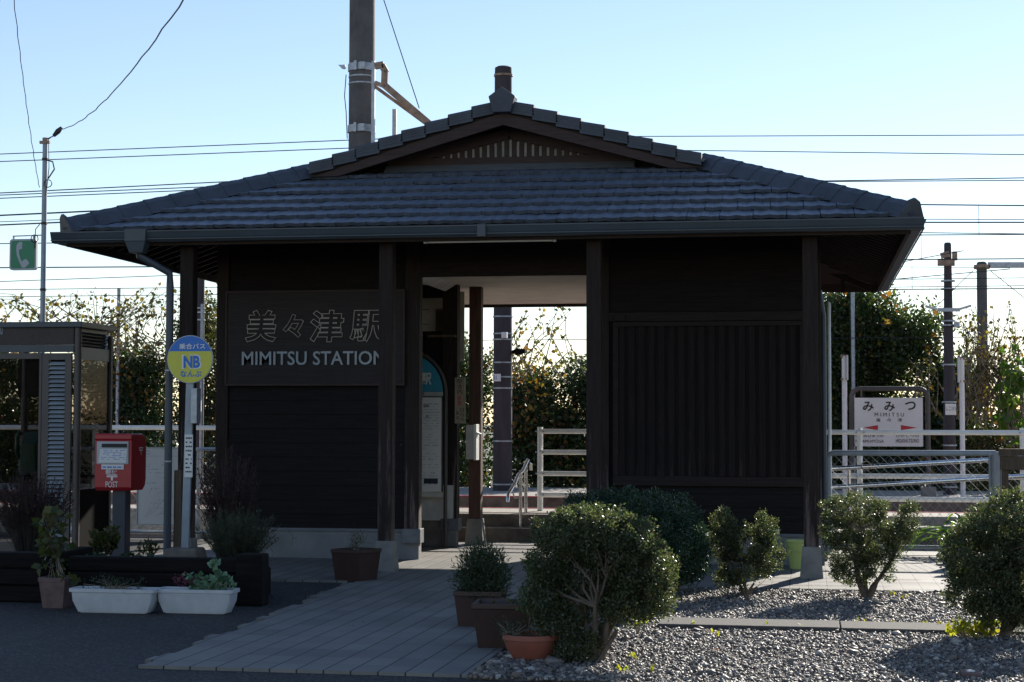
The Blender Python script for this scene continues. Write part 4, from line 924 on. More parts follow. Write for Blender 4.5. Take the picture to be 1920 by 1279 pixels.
# stainless handrail at the steps
t=thing('handrail','polished steel handrail with wavy top beside the steps','handrail',(A(976,990,19.1).x,19.1,.16))
P_=[(952,941,18.9),(953,926,18.92),(958,919,18.95),(967,903,19.05),(972,890,19.1),(980,884,19.15),(990,862,19.25),(995,870,19.26),(995,882,19.26)]
mb=MB(); mb.tube([A(*p) for p in P_],.02,10); mb.build('grab_bar',M['steel'],t,smooth=True)
for px,y1_,y0_,Y in ((976,888,996,19.02),(986,864,968,19.25)):
    a=A(px,y1_,Y); mb=MB(); mb.tube([(a.x,Y,.15 if Y<19.1 else .28),(a.x,Y,a.z)],.019,10); mb.build('handrail_post',M['steel'],t,smooth=True)
mb=MB(); a=A(961,922,18.96);b=A(975,935,19.02); mb.tube([a,A(965,934,19),b],.008,8); mb.tube([A(978,908,19.02),A(985,912,19.25)],.008,8); mb.build('bracket',M['steel'],t,smooth=True)
# ramp handrails
t=thing('ramp_handrail','pair of polished steel ramp rails sloping behind the chain link fence','handrail',(A(1700,900,18.9).x,18.8,.2))
for (ya,yb) in ((879,858),(914,892)):
    a=A(1555,ya,18.8); b=A(1940,yb-.5,18.8); mb=MB(); mb.tube([a,b],.024,10); mb.build('hand_bar',M['steel'],t,smooth=True)
for px in (1592,1950):
    a=A(px,878,18.83); mb=MB(); mb.tube([(a.x,18.84,.1),(a.x,18.84,a.z)],.02,10); mb.build('handrail_post',M['steel'],t,smooth=True)
mb=MB(); q=A(1624,874,18.72); mb.tube([q+Vector((.05*math.cos(k*.55),0,.05*math.sin(k*.55))) for k in range(12)],.006,6); mb.build('wire_ring',M['rust'],t)
# right chain link gate/fence
YG=17.65
t=thing('chain_link_fence','grey pipe framed chain link fence right of the station','fence',(A(1710,1030,YG).x,YG,0),group='chain link fences before the platform')
x0=A(1553,900,YG).x; x1=A(1867,900,YG).x; x2=A(2100,900,YG).x; zt_=A(1700,850,YG).z
mb=MB(); chain(mb,x0,x2,.08,zt_,YG,s=.088,r=.0018); mb.build('fence_mesh',M['galv'],t)
mb=MB(); mb.tube([(x0,YG,0),(x0,YG,zt_-.05),(x0+.01,YG,zt_-.015),(x0+.05,YG,zt_),(x1,YG,zt_+.005)],.028,12); mb.tube([(x1,YG,zt_),(x2,YG,zt_)],.02,10); mb.tube([(x0,YG,.09),(x2,YG,.09)],.018,10); mb.build('rail',M['signpole'],t,smooth=True)
for x,r_ in ((x1,.045),(x1+.055,.012),(x1-.055,.012)):
    mb=MB(); mb.tube([(x,YG,0),(x,YG,zt_+.0)],r_,12); mb.build('fence_post',M['signpole'],t,smooth=True)
mb=MB(); mb.box(x1-.07,x1+.1,YG-.03,YG+.03,zt_-.02,zt_+.02); mb.build('post_cap',M['signpole'],t,bevel=.004)
# tall white pole beside it
a=A(1554,566,17.8); t=thing('white_pole','tall slim white pole behind the right corner of the station','pole',(a.x,17.8,0))
mb=MB(); mb.tube([(a.x,17.8,0),(a.x,17.8,a.z-.02),(a.x,17.8,a.z)],[.019,.019,.01],12); mb.build('pole',M['white'],t,smooth=True)
# wooden sign back at the right edge
YQ=17.3
t=thing('wooden_sign','back of a grey wooden signboard on legs at the right frame edge','sign',(A(1900,1000,YQ).x,YQ,0))
a=A(1876,881,YQ);b=A(2010,842,YQ); mb=MB(); mb.box(a.x,b.x,YQ,YQ+.04,a.z,b.z-.07); mb.build('board',M['old'],t,bevel=.004)
mb=MB(); mb.box(a.x-.01,b.x,YQ-.03,YQ+.06,b.z-.066,b.z); mb.build('top_rail',M['old'],t,bevel=.004)
for px in (1886,1990): q=A(px,900,YQ); mb=MB(); mb.box(q.x-.03,q.x+.03,YQ+.041,YQ+.09,0,a.z+.1); mb.build('leg',M['old'],t,bevel=.004)
# station name board on the far platform
YN=24.9
a=A(1603,837,YN);b=A(1730,746,YN)
t=thing('station_name_board','white platform name board with red arrows hanging in a pipe frame','sign',((a.x+b.x)/2,YN,PZ))
mb=MB(); mb.box(a.x,b.x,YN-.02,YN+.02,a.z,b.z); mb.build('name_panel',M['paper'],t,bevel=.004)
fl,fr=A(1597,800,YN).x,A(1740,800,YN).x; ft=A(1670,729,YN).z; rc=.12
pts=[(fl,YN+.02,PZ)]+[(fl+rc-rc*math.cos(q*math.pi/12),YN+.02,ft-rc+rc*math.sin(q*math.pi/12)) for q in range(7)]+[(fr-rc+rc*math.sin(q*math.pi/12),YN+.02,ft-rc+rc*math.cos(q*math.pi/12)) for q in range(7)]+[(fr,YN+.02,PZ)]
mb=MB(); mb.tube(pts,.034,12); mb.build('pipe_frame',M['alu'],t,smooth=True)
mb=MB()
for px in (1615,1716): q=A(px,740,YN).x; mb.box(q-.012,q+.012,YN-.01,YN+.01,b.z-.01,ft)
mb.build('hanger',M['alu'],t)
for x in (fl,fr): mb=MB(); mb.box(x-.1,x+.1,YN-.08,YN+.12,PZ-.0,PZ+.13); mb.build('footing',M['conc'],t,bevel=.006)
Yt=YN-.0205
textpx('み','hiragana',1618,1638,753,771,Yt,M['black'],t,bold=.02);textpx('み','hiragana',1658,1678,753,771,Yt,M['black'],t,bold=.02);textpx('つ','hiragana',1697,1717,753,769,Yt,M['black'],t,bold=.02)
textpx('M I M I T S U','romaji',1640,1695,774,781,Yt,M['black'],t)
for ch,p0 in zip('美々津',(1643,1663,1683)): textpx(ch,'kanji',p0,p0+8,784,791,Yt,M['black'],t)
textpx('みなみひゅうが','previous_station',1604,1657,814,820,Yt,M['black'],t); textpx('MINAMI-HYŪGA','previous_station',1604,1657,823,830,Yt,M['black'],t)
textpx('ひがしつの','next_station',1680,1723,814,820,Yt,M['black'],t); textpx('HIGASHI-TSUNO','next_station',1680,1723,823,830,Yt,M['black'],t)
for tri in (((1619,802),(1646,807),(1646,797)),((1689,797),(1689,807),(1719,802))):
    mb=MB(); mb.prismY([(A(px,py,YN).x,A(px,py,YN).z) for px,py in tri],YN-.024,YN-.0205); mb.build('arrow',M['red'],t)
# white tag posts on the far platform
for px,pt,lab in ((1583,668,'white post with a narrow plate left of the platform name board'),(1803,672,'white post with a narrow blue lettered plate right of the brown pole')):
    Y=24.6; q=A(px,pt,Y); t=thing('tag_post',lab,'post',(q.x,Y,PZ))
    mb=MB(); mb.tube([(q.x,Y,PZ),(q.x,Y,q.z)],.035,10); mb.build('post',M['white'],t,smooth=True)
    z2=A(px,pt+45,Y).z; s=-1 if px>1700 else 1
    mb=MB(); mb.box(q.x+s*.04-.012,q.x+s*.04+.012,Y-.08,Y+.08,z2,q.z+.01); mb.build('plate',M['paper'],t)
    mb=MB(); mb.box(q.x-.05,q.x+.05,Y-.03,Y+.03,q.z-.02,q.z+.02);mb.box(q.x-.05,q.x+.05,Y-.03,Y+.03,z2,z2+.03);  mb.build('plate_bracket',M['rust'],t)
# poles
def bands(mb,x,Y,r,zz,h=.02):
    for z in zz: mb.tube([(x,Y,z-h/2),(x,Y,z+h/2)],r,20)
def pole(name,label,px,pyt,w_top,w_bot,Y,mt,bandpy=(),zb=PZ,pyb=925):
    q=A(px,pyt,Y); b_=A(px,800,Y); r1=w_top*Y*1.02/FPX/2; r0=w_bot*Y*1.02/FPX/2
    x=A(px,(pyt+925)/2,Y).x
    t=thing(name,label,'utility pole',(x,Y,zb)); hgt=q.z
    mb=MB(); mb.tube([(x,Y,zb),(x,Y,hgt-.12),(x,Y,hgt-.02),(x,Y,hgt)],[r0,r1,r1*.97,r1*.7],24); mb.build('pole_shaft',mt,t,smooth=True)
    if bandpy:
        for p in bandpy:
            mb=MB(); bands(mb,x,Y,max(r0,r1)+.006,[A(px,p,Y).z]); mb.build('band',M['galv'],t,smooth=True)
    return t,x,hgt,r1
YU=25.6
t,x,h,r=pole('utility_pole','brown capped utility pole seen through the passage and above the roof ridge',943,125,33,36,YU,M['polebr'],(594,626,637,680,707,728,827,908))
mb=MB(); z=A(943,140,YU).z; mb.tube([(x,YU,z-.03),(x,YU,z)],r+.012,24); mb.build('cap_band',M['rust'],t,smooth=True)
mb=MB(); a=A(923,715,YU-.2);b=A(938,701,YU-.2); mb.box(a.x,b.x,YU-.17,YU-.15,a.z,b.z); p_=mb.build('number_plate',M['paper'],t)
textpx('31','plate_number',926,931,704,712,YU-.1705,M['blue'],t)
mb=MB(); a=A(941,634,YU-.2);b=A(951,623,YU-.2); mb.box(a.x,b.x,YU-.25,YU-.15,a.z,b.z); mb.build('junction_box',M['paper'],t,bevel=.004)
mb=MB(); a=A(960,665,YU);b=A(980,655,YU); mb.tube([(a.x,YU,a.z+.03),(b.x-.06,YU,b.z)],.03,8); mb.prismY([(b.x-.1,a.z-.005),(b.x+.05,a.z+.03),(b.x+.05,b.z),(b.x-.1,b.z+.01)],YU-.1,YU+.1); mb.build('lamp_head',M['dark'],t,bevel=.01)
# tall concrete pole with rusty arm
t,x,h,r=pole('utility_pole','very tall concrete catenary pole rising behind the roof, top out of frame',677,-120,49,50,YU,M['poleconc'],(145,158,285))
for py in (128,243):
    z=A(677,py,YU).z; mb=MB(); mb.tube([(x,YU,z-.055),(x,YU,z+.055)],r+.018,24); mb.box(x-.06,x-.02,YU-r-.06,YU-r,z-.07,z+.07);mb.box(x+.02,x+.1,YU-r-.035,YU-r,z-.055,z+.055); mb.build('clamp_band',M['galv'],t)
mb=MB(); mb.box(A(696,200,YU-.3).x,A(702,200,YU-.3).x,YU-.3,YU-.24,A(700,280,YU).z-.5,A(700,122,YU).z); mb.build('conduit',M['galv'],t,bevel=.004)
mb=MB(); ys=YU-.32
pts=[A(703,124,ys),A(716,122,ys),A(722,133,ys),A(721,160,ys),A(812,238,ys)]
for i in range(len(pts)-1): mb.beam(pts[i],pts[i+1]+(pts[i+1]-pts[i]).normalized()*.03,.05,.10)
mb.beam(A(703,155,ys),A(716,160,ys),.05,.06); mb.beam(A(700,160,ys+.06),A(812,242,ys+.06),.03,.05); mb.build('cantilever_arm',M['rust'],t)
mb=MB(); a=A(650,128,YU);b=A(637,124,YU); mb.prismY([(a.x,a.z-.03),(b.x+.06,b.z-.06),(b.x,b.z),(a.x,b.z)],YU-.1,YU-.06); mb.build('bracket',M['galv'],t)
mb=MB(); a=A(649,140,YU-.1); mb.tube([a,A(646,180,YU-.1),A(649,210,YU-.1),A(651,260,YU-.1)],.008,6); mb.build('cable',M['wire'],t)
# steel channel post behind the roof
a=A(740,205,YU+.3); mb=MB(); mb.box(a.x-.03,a.x+.03,YU+.27,YU+.33,PZ,a.z); o=mb.build('steel_post',M['galv'],loc=(a.x,YU+.3,PZ)); tag(o,'thin square steel post under the rusty arm behind the roof','post')
# right brown pole
t,x,h,r=pole('utility_pole','brown utility pole with twin platform lamps on the right',1779,455,13,24,YU,M['polebr'],(527,542,602,610,684,754,835,913))
mb=MB(); a=A(1779,485,YU); mb.beam(A(1758,492,YU-.16),A(1790,492,YU-.16),.06,.10); mb.box(A(1784,480,YU).x,A(1793,480,YU).x,YU-.2,YU-.1,A(1784,490,YU).z,A(1784,474,YU).z); mb.beam(A(1764,480,YU-.16),A(1780,476,YU-.16),.08,.08); mb.build('insulator_bracket',M['rust'],t)
mb=MB()
for (p,q,s) in (((1779,581),(1755,578),(1734,574)),((1779,581),(1803,577),(1821,572))):pass
mb.beam(A(1758,581,YU-.15),A(1800,581,YU-.15),.04,.05); mb.build('lamp_bracket',M['galv'],t)
for (p,q) in (((1757,580),(1735,574)),((1798,580),(1821,573))):
    mb=MB(); mb.beam(A(*p,YU-.15),A(*q,YU-.15),.10,.03); mb.build('lamp_head',M['whited'],t,bevel=.004)
mb=MB(); a=A(1773,778,YU-.2);b=A(1793,757,YU-.2); mb.box(a.x,b.x,YU-.17,YU-.155,a.z,b.z); mb.build('number_plate',M['paper'],t); textpx('しこ111','plate_number',1774,1791,762,770,YU-.1705,M['black'],t)
mb=MB(); a=A(1789,614,YU-.1);b=A(1799,604,YU-.1); mb.box(a.x,b.x,YU-.15,YU-.05,a.z,b.z); mb.build('junction_box',M['grey'],t,bevel=.004)
# far grey pole with beam
YV=31.5
t,x,h,r=pole('catenary_pole','grey catenary pole carrying a horizontal beam at the right edge',1843,491,18,19,YV,M['poleconc'],(499,),zb=0)
mb=MB(); mb.beam(A(1856,497,YV),A(2060,497,YV),.16,.09); mb.beam(A(1852,495,YV),A(1857,495,YV),.06,.06); mb.build('cross_beam',M['galv'],t)
mb=MB(); z=A(1843,499,YV).z; mb.tube([(x,YV,z-.05),(x,YV,z+.02)],r+.05,16); mb.build('clamp_band',M['rust'],t)
# left brown pole beside corner
t,x,h,r=pole('utility_pole','brown utility pole with a numbered plate left of the station wall',375,505,14,16,YU-.2,M['polebr'],(578,586,600))
mb=MB(); a=A(369,771,YU-.35);b=A(378,751,YU-.35); mb.box(a.x,b.x,YU-.37,YU-.35,a.z,b.z); mb.build('number_plate',M['paper'],t); textpx('3','plate_number',371,376,757,765,YU-.3705,M['black'],t)
a=A(379,570,YU-.3); mb=MB(); mb.tube([(a.x,YU-.3,PZ),(a.x,YU-.3,a.z)],.022,8); mb.build('conduit',M['galv'],t,smooth=True)
# ------------------------------------------------------------ wires
def wire(label,P0,P1,sag=0,r=.008,name='overhead_wire',mt='wire',grp=None,wob=0,n=24,ext=True):
    r*=.8
    P0=Vector(P0);P1=Vector(P1)
    if ext: d=P1-P0; P0=P0-d*.0; 
    pts=[]
    for i in range(n+1):
        s=i/n; p=P0.lerp(P1,s); p.z-=sag*4*s*(1-s)
        if wob: p+=Vector((math.sin(i*2.1)*wob,0,math.cos(i*1.7)*wob))
        pts.append(p)
    mb=MB(); mb.tube(pts,r,6); o=mb.build(name,M[mt],loc=tuple(P0),smooth=True); tag(o,label,'wire',grp); return o
YO=22.
def hw(label,pL,pR,Y=YO,r=.008,sag=0,**k): 
    a,b=A(*pL,Y),A(*pR,Y); d=(b-a); a2=a-d*.25; b2=b+d*.25; return wire(label,a2,b2,sag,r,**k)
W1='overhead wires left of the tall pole'; W2='overhead wires on the right above the fence'
hw('uppermost thin wire left of the tall concrete pole, ending at the roof',(0,289),(700,261),YU,.009,grp=W1)
hw('second thin wire from the top left of the tall concrete pole',(0,303),(700,276),YU,.009,grp=W1)
hw('top of three close wires meeting the left roof hip',(0,362),(520,336),YO,.009,grp=W1)
hw('middle of three close wires meeting the left roof hip',(0,366),(520,345),YO,.008,grp=W1)
hw('lowest of three close wires meeting the left roof hip',(0,372),(520,350),YO,.008,grp=W1)
hw('thick wire reaching the left hip just above its end tile',(0,404),(300,390),YO,.013,grp=W1)
hw('thin wire just above the black cable at the left eave corner',(0,416),(300,405),YO,.006,grp=W1)
hw('black cable touching the left eave corner',(0,422),(300,409),YO,.012,grp=W1)
hw('single wire crossing behind the green phone sign',(0,457),(400,452),YO,.008,grp=W1)
hw('level wire just under the green phone sign',(0,502),(500,499),YO,.010,grp=W1)
hw('lowest long wire between the phone sign and the booth roof',(0,528),(420,513),YO,.006,grp=W1)
hw('uppermost thin wire right of the roof ridge',(1150,256),(2000,253),YU,.008,grp=W2)
hw('second thin wire right of the ridge, above the right hip',(1200,281),(2000,291),YU,.008,grp=W2)
hw('upper of two close wires meeting the right hip',(1500,340),(1960,333),YO,.008,grp=W2)
hw('lower of two close wires meeting the right hip',(1500,341),(1960,338),YO,.007,grp=W2)
hw('wire leaving the top right roof corner',(1650,383),(1960,386),YO,.010,grp=W2)
hw('thin wire just above the clipped feeder at the gutter end',(1700,411),(1960,412),YO,.006,grp=W2)
hw('clipped feeder wire starting at the right gutter end',(1700,417),(1960,417),YO,.011,grp=W2)
hw('thin wire just under the right gutter end',(1690,436),(1960,439),YO,.007,grp=W2)
hw('lower contact wire beneath the right gutter end',(1680,441),(1960,439.5),YO,.008,grp=W2)
hw('long level wire passing the bracket of the brown right pole',(1650,487),(1960,485),YO,.009,grp=W2)
hw('sloping wire rising to the bracket of the brown right pole',(1650,499),(1775,476),YU-.3,.007,grp=W2)
hw('level wire below the pole bracket running to the grey pole',(1640,500),(1843,502),YU,.005,grp=W2)
hw('lowest level wire passing behind both right poles',(1640,543),(1960,541),YO,.008,grp=W2)
hw('uneven wire from the right hip eave to the top of the grey pole',(1640,527),(1843,509),YU,.008,grp=W2)
wire('stay wire slanting down left from the top of the grey pole',A(1825,507,YV),A(1740,590,YV),0,.008,name='stay_wire')
wire('stay wire slanting down right from the top of the grey pole',A(1856,507,YV),A(1960,590,YV),0,.008,name='stay_wire')
wire('straight wire slanting down to the end of the rusty arm',A(700,-60,YU-.3),A(786,203,YU-.3),0,.010,name='stay_wire')
for px,y0_,y1_ in ((1727,440,486),(1835,384,439),(1710,500,542)):
    a,b=A(px,y0_,YO),A(px,y1_,YO); wire('thin dropper wire between contact wires, %s'%({1727:'nearest the gutter corner',1835:'the upper one right of the brown pole',1710:'the lowest one under the eave'}[px]),a,(a.x,YO,b.z),0,.004,name='dropper_wire')
wire('black twisted service cable climbing right from the thin grey pole',A(112,243,YL),A(370,-40,8),.16,.0055,name='service_cable',wob=.004,n=30)
wire('thin twisted cable dropping down left of the grey pole',A(24,-20,14),A(74,352,YL),.12,.005,name='service_cable',wob=.004,n=30)
mb=MB(); a=A(109,246,YL); mb.tube([a+Vector((-.05,0,-.05)),a,a+Vector((.04,0,.04))],[.018,.03,.016],8); mb.tube([tp,a+Vector((-.05,0,-.05))],.006,5); o=mb.build('cable_clamp',M['wire'],loc=tuple(a)); tag(o,'black cable clamp at the top of the thin grey pole','clamp')
# net fence behind the far platform
YNF=27.4
t=thing('net_fence','tall fine netting fence behind the far platform','fence',(-3,YNF,0))
mb=MB(); x0,x1=A(-200,700,YNF).x,A(2100,700,YNF).x; z1=A(200,541,YNF).z
for x in np.arange(x0,x1,.11): mb.add([(x,YNF,PZ),(x+.0016,YNF,PZ),(x+.0016,YNF,z1),(x,YNF,z1)],[(0,1,2,3)])
for z in np.arange(PZ,z1,.11): mb.add([(x0,YNF+.003,z),(x1,YNF+.003,z),(x1,YNF+.003,z+.0016),(x0,YNF+.003,z+.0016)],[(0,1,2,3)])
mb.build('netting',M['wire'],t)
mb=MB()
for z in (z1,z1-.12,z1-.9): mb.tube([(x0,YNF,z),(x1,YNF,z)],.006,5)
mb.build('cable',M['wire'],t)
for x in np.arange(x0,x1,4.0): mb=MB(); mb.tube([(x,YNF+.05,0),(x,YNF+.05,z1)],.03,8); mb.build('fence_post',M['galv'],t,smooth=True)
# ------------------------------------------------------------ background vegetation
def tree(name,label,cat,px,pytop,wpx,Y,leaf,mt,ncl,per,cr,extra=None,group=None,lob=9,zb=0.,low=.15,bark='barkd',rx=None,dens=1,shell=.75,ntr=60,flat=1):
    base=A(px,925,Y); x=base.x; zt=A(px,pytop,Y).z; hw_=wpx/FPX*Y*1.02/2
    t=thing(name,label,cat,(x,Y,zb),group=group)
    H=zt-zb; lobes=[]
    for i in range(lob):
        zz=zb+H*(low+(1-low)*(i+.5)/lob); sp=hw_*(1-.35*abs((i/lob)-.45)) if lob<12 else hw_*1.1*math.sqrt(max(.02,1-((i+1)/lob)**2.6)); rr_=H*.2
        lx=x+random.uniform(-1,1)*sp*.62; lobes.append((lx,Y+random.uniform(-.3,.5),min(zz,zt-rr_*.8),hw_*.5,.55,rr_))
    C,P,D=lobepts(lobes,ncl,per,cr,shell)
    k=P[:,2]>zb+.05; P=P[k]; D=D[k]
    leaves('crown',P,leaf,leaf*.55,mt,t,D,.8)
    stems((x,Y,zb),[c for c in C],ntr,.055,.006,M[bark],t,nmain=5)
    if extra:
        for (nm,mm,frac,top) in extra:
            C2,P2,D2=lobepts([(lb[0],lb[1]-.25,lb[2]+.1*H*top,lb[3]*1.05,lb[4]*1.1,lb[5]*1.1) for lb in lobes],int(ncl*frac),9,cr*1.3,.3)
            leaves(nm,P2,leaf*1.35,leaf*1.1,M[mm],t,D2,1)
    return t
GB='shrubs and trees behind the far platform'
tree('shrub','leafy shrub with pale sky gaps behind the phone booth glass','shrub',10,640,420,28.3,.06,M['lf_dark'],800,44,.26,[('autumn_leaves','lf_autumn',.08,.3)],GB,low=.1)
tree('shrub','shrub with yellow autumn leaves between the booth and the left post','shrub',235,655,330,28.0,.06,M['lf_dark'],760,44,.24,[('autumn_leaves','lf_autumn',.14,1)],GB,low=.08)
tree('shrub','dense dark green shrub just left of the station wall','shrub',400,560,160,28.2,.06,M['lf_olive'],450,44,.22,[('autumn_leaves','lf_autumn',.03,.5)],GB)
tree('shrub','tall green shrub seen between the passage post and the brown rear post','shrub',845,635,190,28.2,.06,M['lf_dark'],500,44,.22,[('autumn_leaves','lf_autumn',.03,.5)],GB)
tree('shrub','shrub with orange leaves right of the capped pole in the passage','shrub',1010,690,150,28.0,.06,M['lf_dark'],420,44,.22,[('autumn_leaves','lf_autumn',.22,.8)],GB)
tree('shrub','dark leafy shrub at the right side of the passage view','shrub',1095,680,140,28.3,.06,M['lf_dark'],450,44,.22,[('autumn_leaves','lf_autumn',.04,.5)],GB)
tree('tree','large dense evergreen tree right of the station corner','tree',1640,556,330,28.6,.07,M['lf_tree'],2000,50,.24,[('autumn_leaves','lf_autumn',.008,.2)],GB,lob=14,low=.1)
tree('shrub','rounded evergreen shrub behind the right brown pole','shrub',1765,675,150,28.9,.06,M['lf_dark'],600,44,.22,None,GB)
tree('shrub','sparse yellowing shrub at the right edge behind the wooden sign','shrub',1880,770,230,27.9,.05,M['lf_olive'],330,34,.24,[('autumn_leaves','lf_autumn',.14,1)],GB,ntr=110,bark='bark')
# sparse vines on the net top at left and right
def vine(label,px0,px1,py0,py1,n,Y=27.2,mt='lf_vine',sz=.07,thick=.25):
    t=thing('vine',label,'vine',(A((px0+px1)/2,py1,Y).x,Y,A(px0,py1,Y).z),group='vines on the net fence')
    mb=MB(); P=[]
    for i in range(n):
        a=A(random.uniform(px0,px1),py1+random.uniform(0,40),Y); b=A(random.uniform(px0,px1),random.uniform(py0,(py0+py1)/2),Y)
        c=a.lerp(b,.5)+Vector((random.uniform(-.3,.3),random.uniform(-.2,.2),random.uniform(-.1,.2))); pts=[a,a.lerp(c,.6),c,c.lerp(b,.5)+Vector((.05,0,.05)),b]
        mb.tube(pts,[.012,.009,.007,.005,.003],5)
        for k in range(random.randint(8,26)):
            s=random.random(); j=min(3,int(s*4)); q=pts[j].lerp(pts[j+1],s*4-j); P.append((q.x+random.gauss(0,.035),q.y+random.gauss(0,.035),q.z+random.gauss(0,.035)))
    mb.build('stem',M['barkl'],t); leaves('foliage',np.array(P),sz,sz*.8,M[mt],t,None,1)
vine('thin bare vine with few leaves against the sky above the booth',-20,150,545,600,16)
vine('yellow leaved vine tangle at the net top left of the downpipe',120,330,540,640,46)
vine('bare twigs with a few orange leaves above the passage shrubs',960,1100,560,680,14)
vine('orange brown vine climbing over the grey pole at the right edge',1790,1925,560,760,75,sz=.06)
vine('yellow maple like spray before the dark tree near the brown pole',1690,1790,640,760,9,27.0)
vine('broad bright green leaves at the far right edge',1880,1930,640,800,18,26.9,'lf_bright',.13)
# low ground cover behind far platform
mb=MB(); N=16000; xx=RNG.uniform(A(-100,900,28).x,A(2050,900,28).x,N); P=np.stack([xx,27.3+RNG.random(N)*1.3,.1+RNG.random(N)**1.3*1.35],1)
o=leaves('undergrowth',P,.075,.045,M['lf_dark'],None,None,1); tag(o,'low dark undergrowth along the back of the far platform','undergrowth',kind='stuff')
# ------------------------------------------------------------ foreground shrubs
def shrub(label,base,lobes,ncl,per,cr,leaf,mt,k=70,r0=.016,nmain=6,bark='bark',shell=.35,name='shrub',cat='shrub',group='clipped shrubs in the gravel bed',mid=.5,up=.25,zm=None):
    bx_,by_=base; t=thing(name,label,cat,(bx_,by_,0),group=group)
    L_=[(bx_+l[0],by_+l[1],l[2])+tuple(l[3:]) for l in lobes]
    C,P,D=lobepts(L_,ncl,per,cr,shell,zm,.10); leaves('crown',P,leaf,leaf*.6,M[mt] if isinstance(mt,str) else mt,t,D*.9,.6,up=up)
    stems((bx_,by_,0),C,k,r0,.002,M[bark],t,nmain=nmain,mid=mid); return t
q=G(1115,1242); sx_,sy_=q.x,q.y
SH=dict(shell=.32)
shrub('large dome topped shrub beside the path in the foreground gravel',(sx_,sy_),[(-.03,.0,.69,.29,.28,.14,3.2),(.12,.0,.65,.24,.26,.14,1.8),(.24,.0,.50,.21,.22,.15,1.7),(.30,-.02,.38,.14,.16,.12,.9),(.18,-.05,.32,.15,.13,.11,.7),(-.26,.05,.50,.13,.18,.12,.8),(-.28,.0,.34,.12,.14,.13,.9),(-.20,-.05,.21,.12,.12,.10,.5),(-.04,.1,.46,.22,.16,.13,.9),(-.05,.1,.28,.20,.12,.13,.7),(-.08,-.08,.10,.13,.10,.07,.35)],1250,54,.042,.0165,'lf_shrub',150,.018,9,mid=.42,shell=.34)
q=G(1190,1120); shrub('broad dark green azalea mound behind the large foreground shrub',(q.x,12.7),[(.0,0,.60,.42,.36,.21,3),(-.22,0,.62,.28,.26,.18,1.5),(.30,0,.42,.26,.3,.24,1.5),(.42,0,.34,.16,.2,.2,.8),(0,0,.25,.38,.3,.18,1)],950,46,.045,.018,'lf_azalea',60,**SH)
q=A(1265,1040,13.3); shrub('smaller dark azalea against the right wall of the station',(q.x,13.35),[(0,0,.48,.22,.24,.27,1),(.08,0,.34,.18,.2,.22,1)],330,44,.05,.018,'lf_azalea',40,**SH)
q=G(1398,1122); shrub('small two horned shrub in front of the right station wall',(q.x,q.y),[(-.16,0,.54,.075,.08,.12,.9),(-.15,0,.40,.13,.14,.12,1.2),(.0,0,.40,.19,.15,.15,1.9),(.14,0,.52,.08,.08,.11,.7),(.17,0,.33,.12,.13,.12,1),(-.02,0,.20,.18,.15,.11,1.1),(-.14,0,.14,.10,.1,.07,.4)],430,48,.036,.016,'lf_shrub',50,.012,5,**SH)
q=G(1625,1124); shrub('mushroom shaped shrub before the chain link fence',(q.x,q.y),[(-.08,0,.66,.24,.2,.11,2),(-.20,0,.50,.12,.15,.11,.8),(-.10,0,.36,.19,.17,.17,1.6),(.08,0,.40,.18,.17,.15,1.4),(.30,0,.60,.075,.08,.13,.7),(.21,0,.48,.10,.12,.10,.6),(-.10,0,.20,.17,.15,.09,.9),(.15,0,.2,.06,.08,.06,.15)],560,50,.036,.016,'lf_shrub',60,.022,5,**SH)
q=G(1885,1198); shrub('big rounded shrub cut off by the right frame edge',(q.x,q.y),[(.10,0,.68,.33,.3,.20,2.4),(-.12,0,.50,.25,.28,.20,2.),(.2,0,.45,.35,.3,.25,2),(-.10,0,.30,.24,.22,.15,1.4),(.0,0,.16,.18,.16,.09,.6)],1100,54,.042,.0175,'lf_shrub',110,.02,8,**SH)
# strap leaf plant
def strap(label,base,n,L_,w_,mt,name='strap_leaf_plant',z0=0.,cat='plant',drx=0):
    t=thing(name,label,cat,(base[0],base[1],z0)); mb=MB()
    for i in range(n):
        a=random.uniform(0,2*math.pi); l_=L_*random.uniform(.7,1.1); e=random.uniform(.8,1.35); pts=[]
        for k in range(7):
            s=k/6; rr_=l_*math.cos(e)*s*1.1; z=l_*(math.sin(e)*s-.75*s*s)+.05; pts.append(Vector((base[0]+math.cos(a)*rr_+drx*s,base[1]+math.sin(a)*rr_,z0+max(z,.01))))
        sd_=Vector((-math.sin(a),math.cos(a),0)); vs=[]
        for k,p in enumerate(pts):
            ww=w_*math.sin(math.pi*min(.98,.15+.8*k/6)); vs+=[p-sd_*ww/2,p+Vector((0,0,-.01)),p+sd_*ww/2]
        fs=[]
        for k in range(6): fs+=[(3*k,3*k+1,3*k+4,3*k+3),(3*k+1,3*k+2,3*k+5,3*k+4)]
        mb.add(vs,fs)
    mb.build('blades',mt,t,smooth=True); return t
q=G(1822,1045); strap('arching green strap leaved plant behind the right hand shrub',(q.x-.03,q.y-.3),40,1.15,.06,M['lf_bright'])
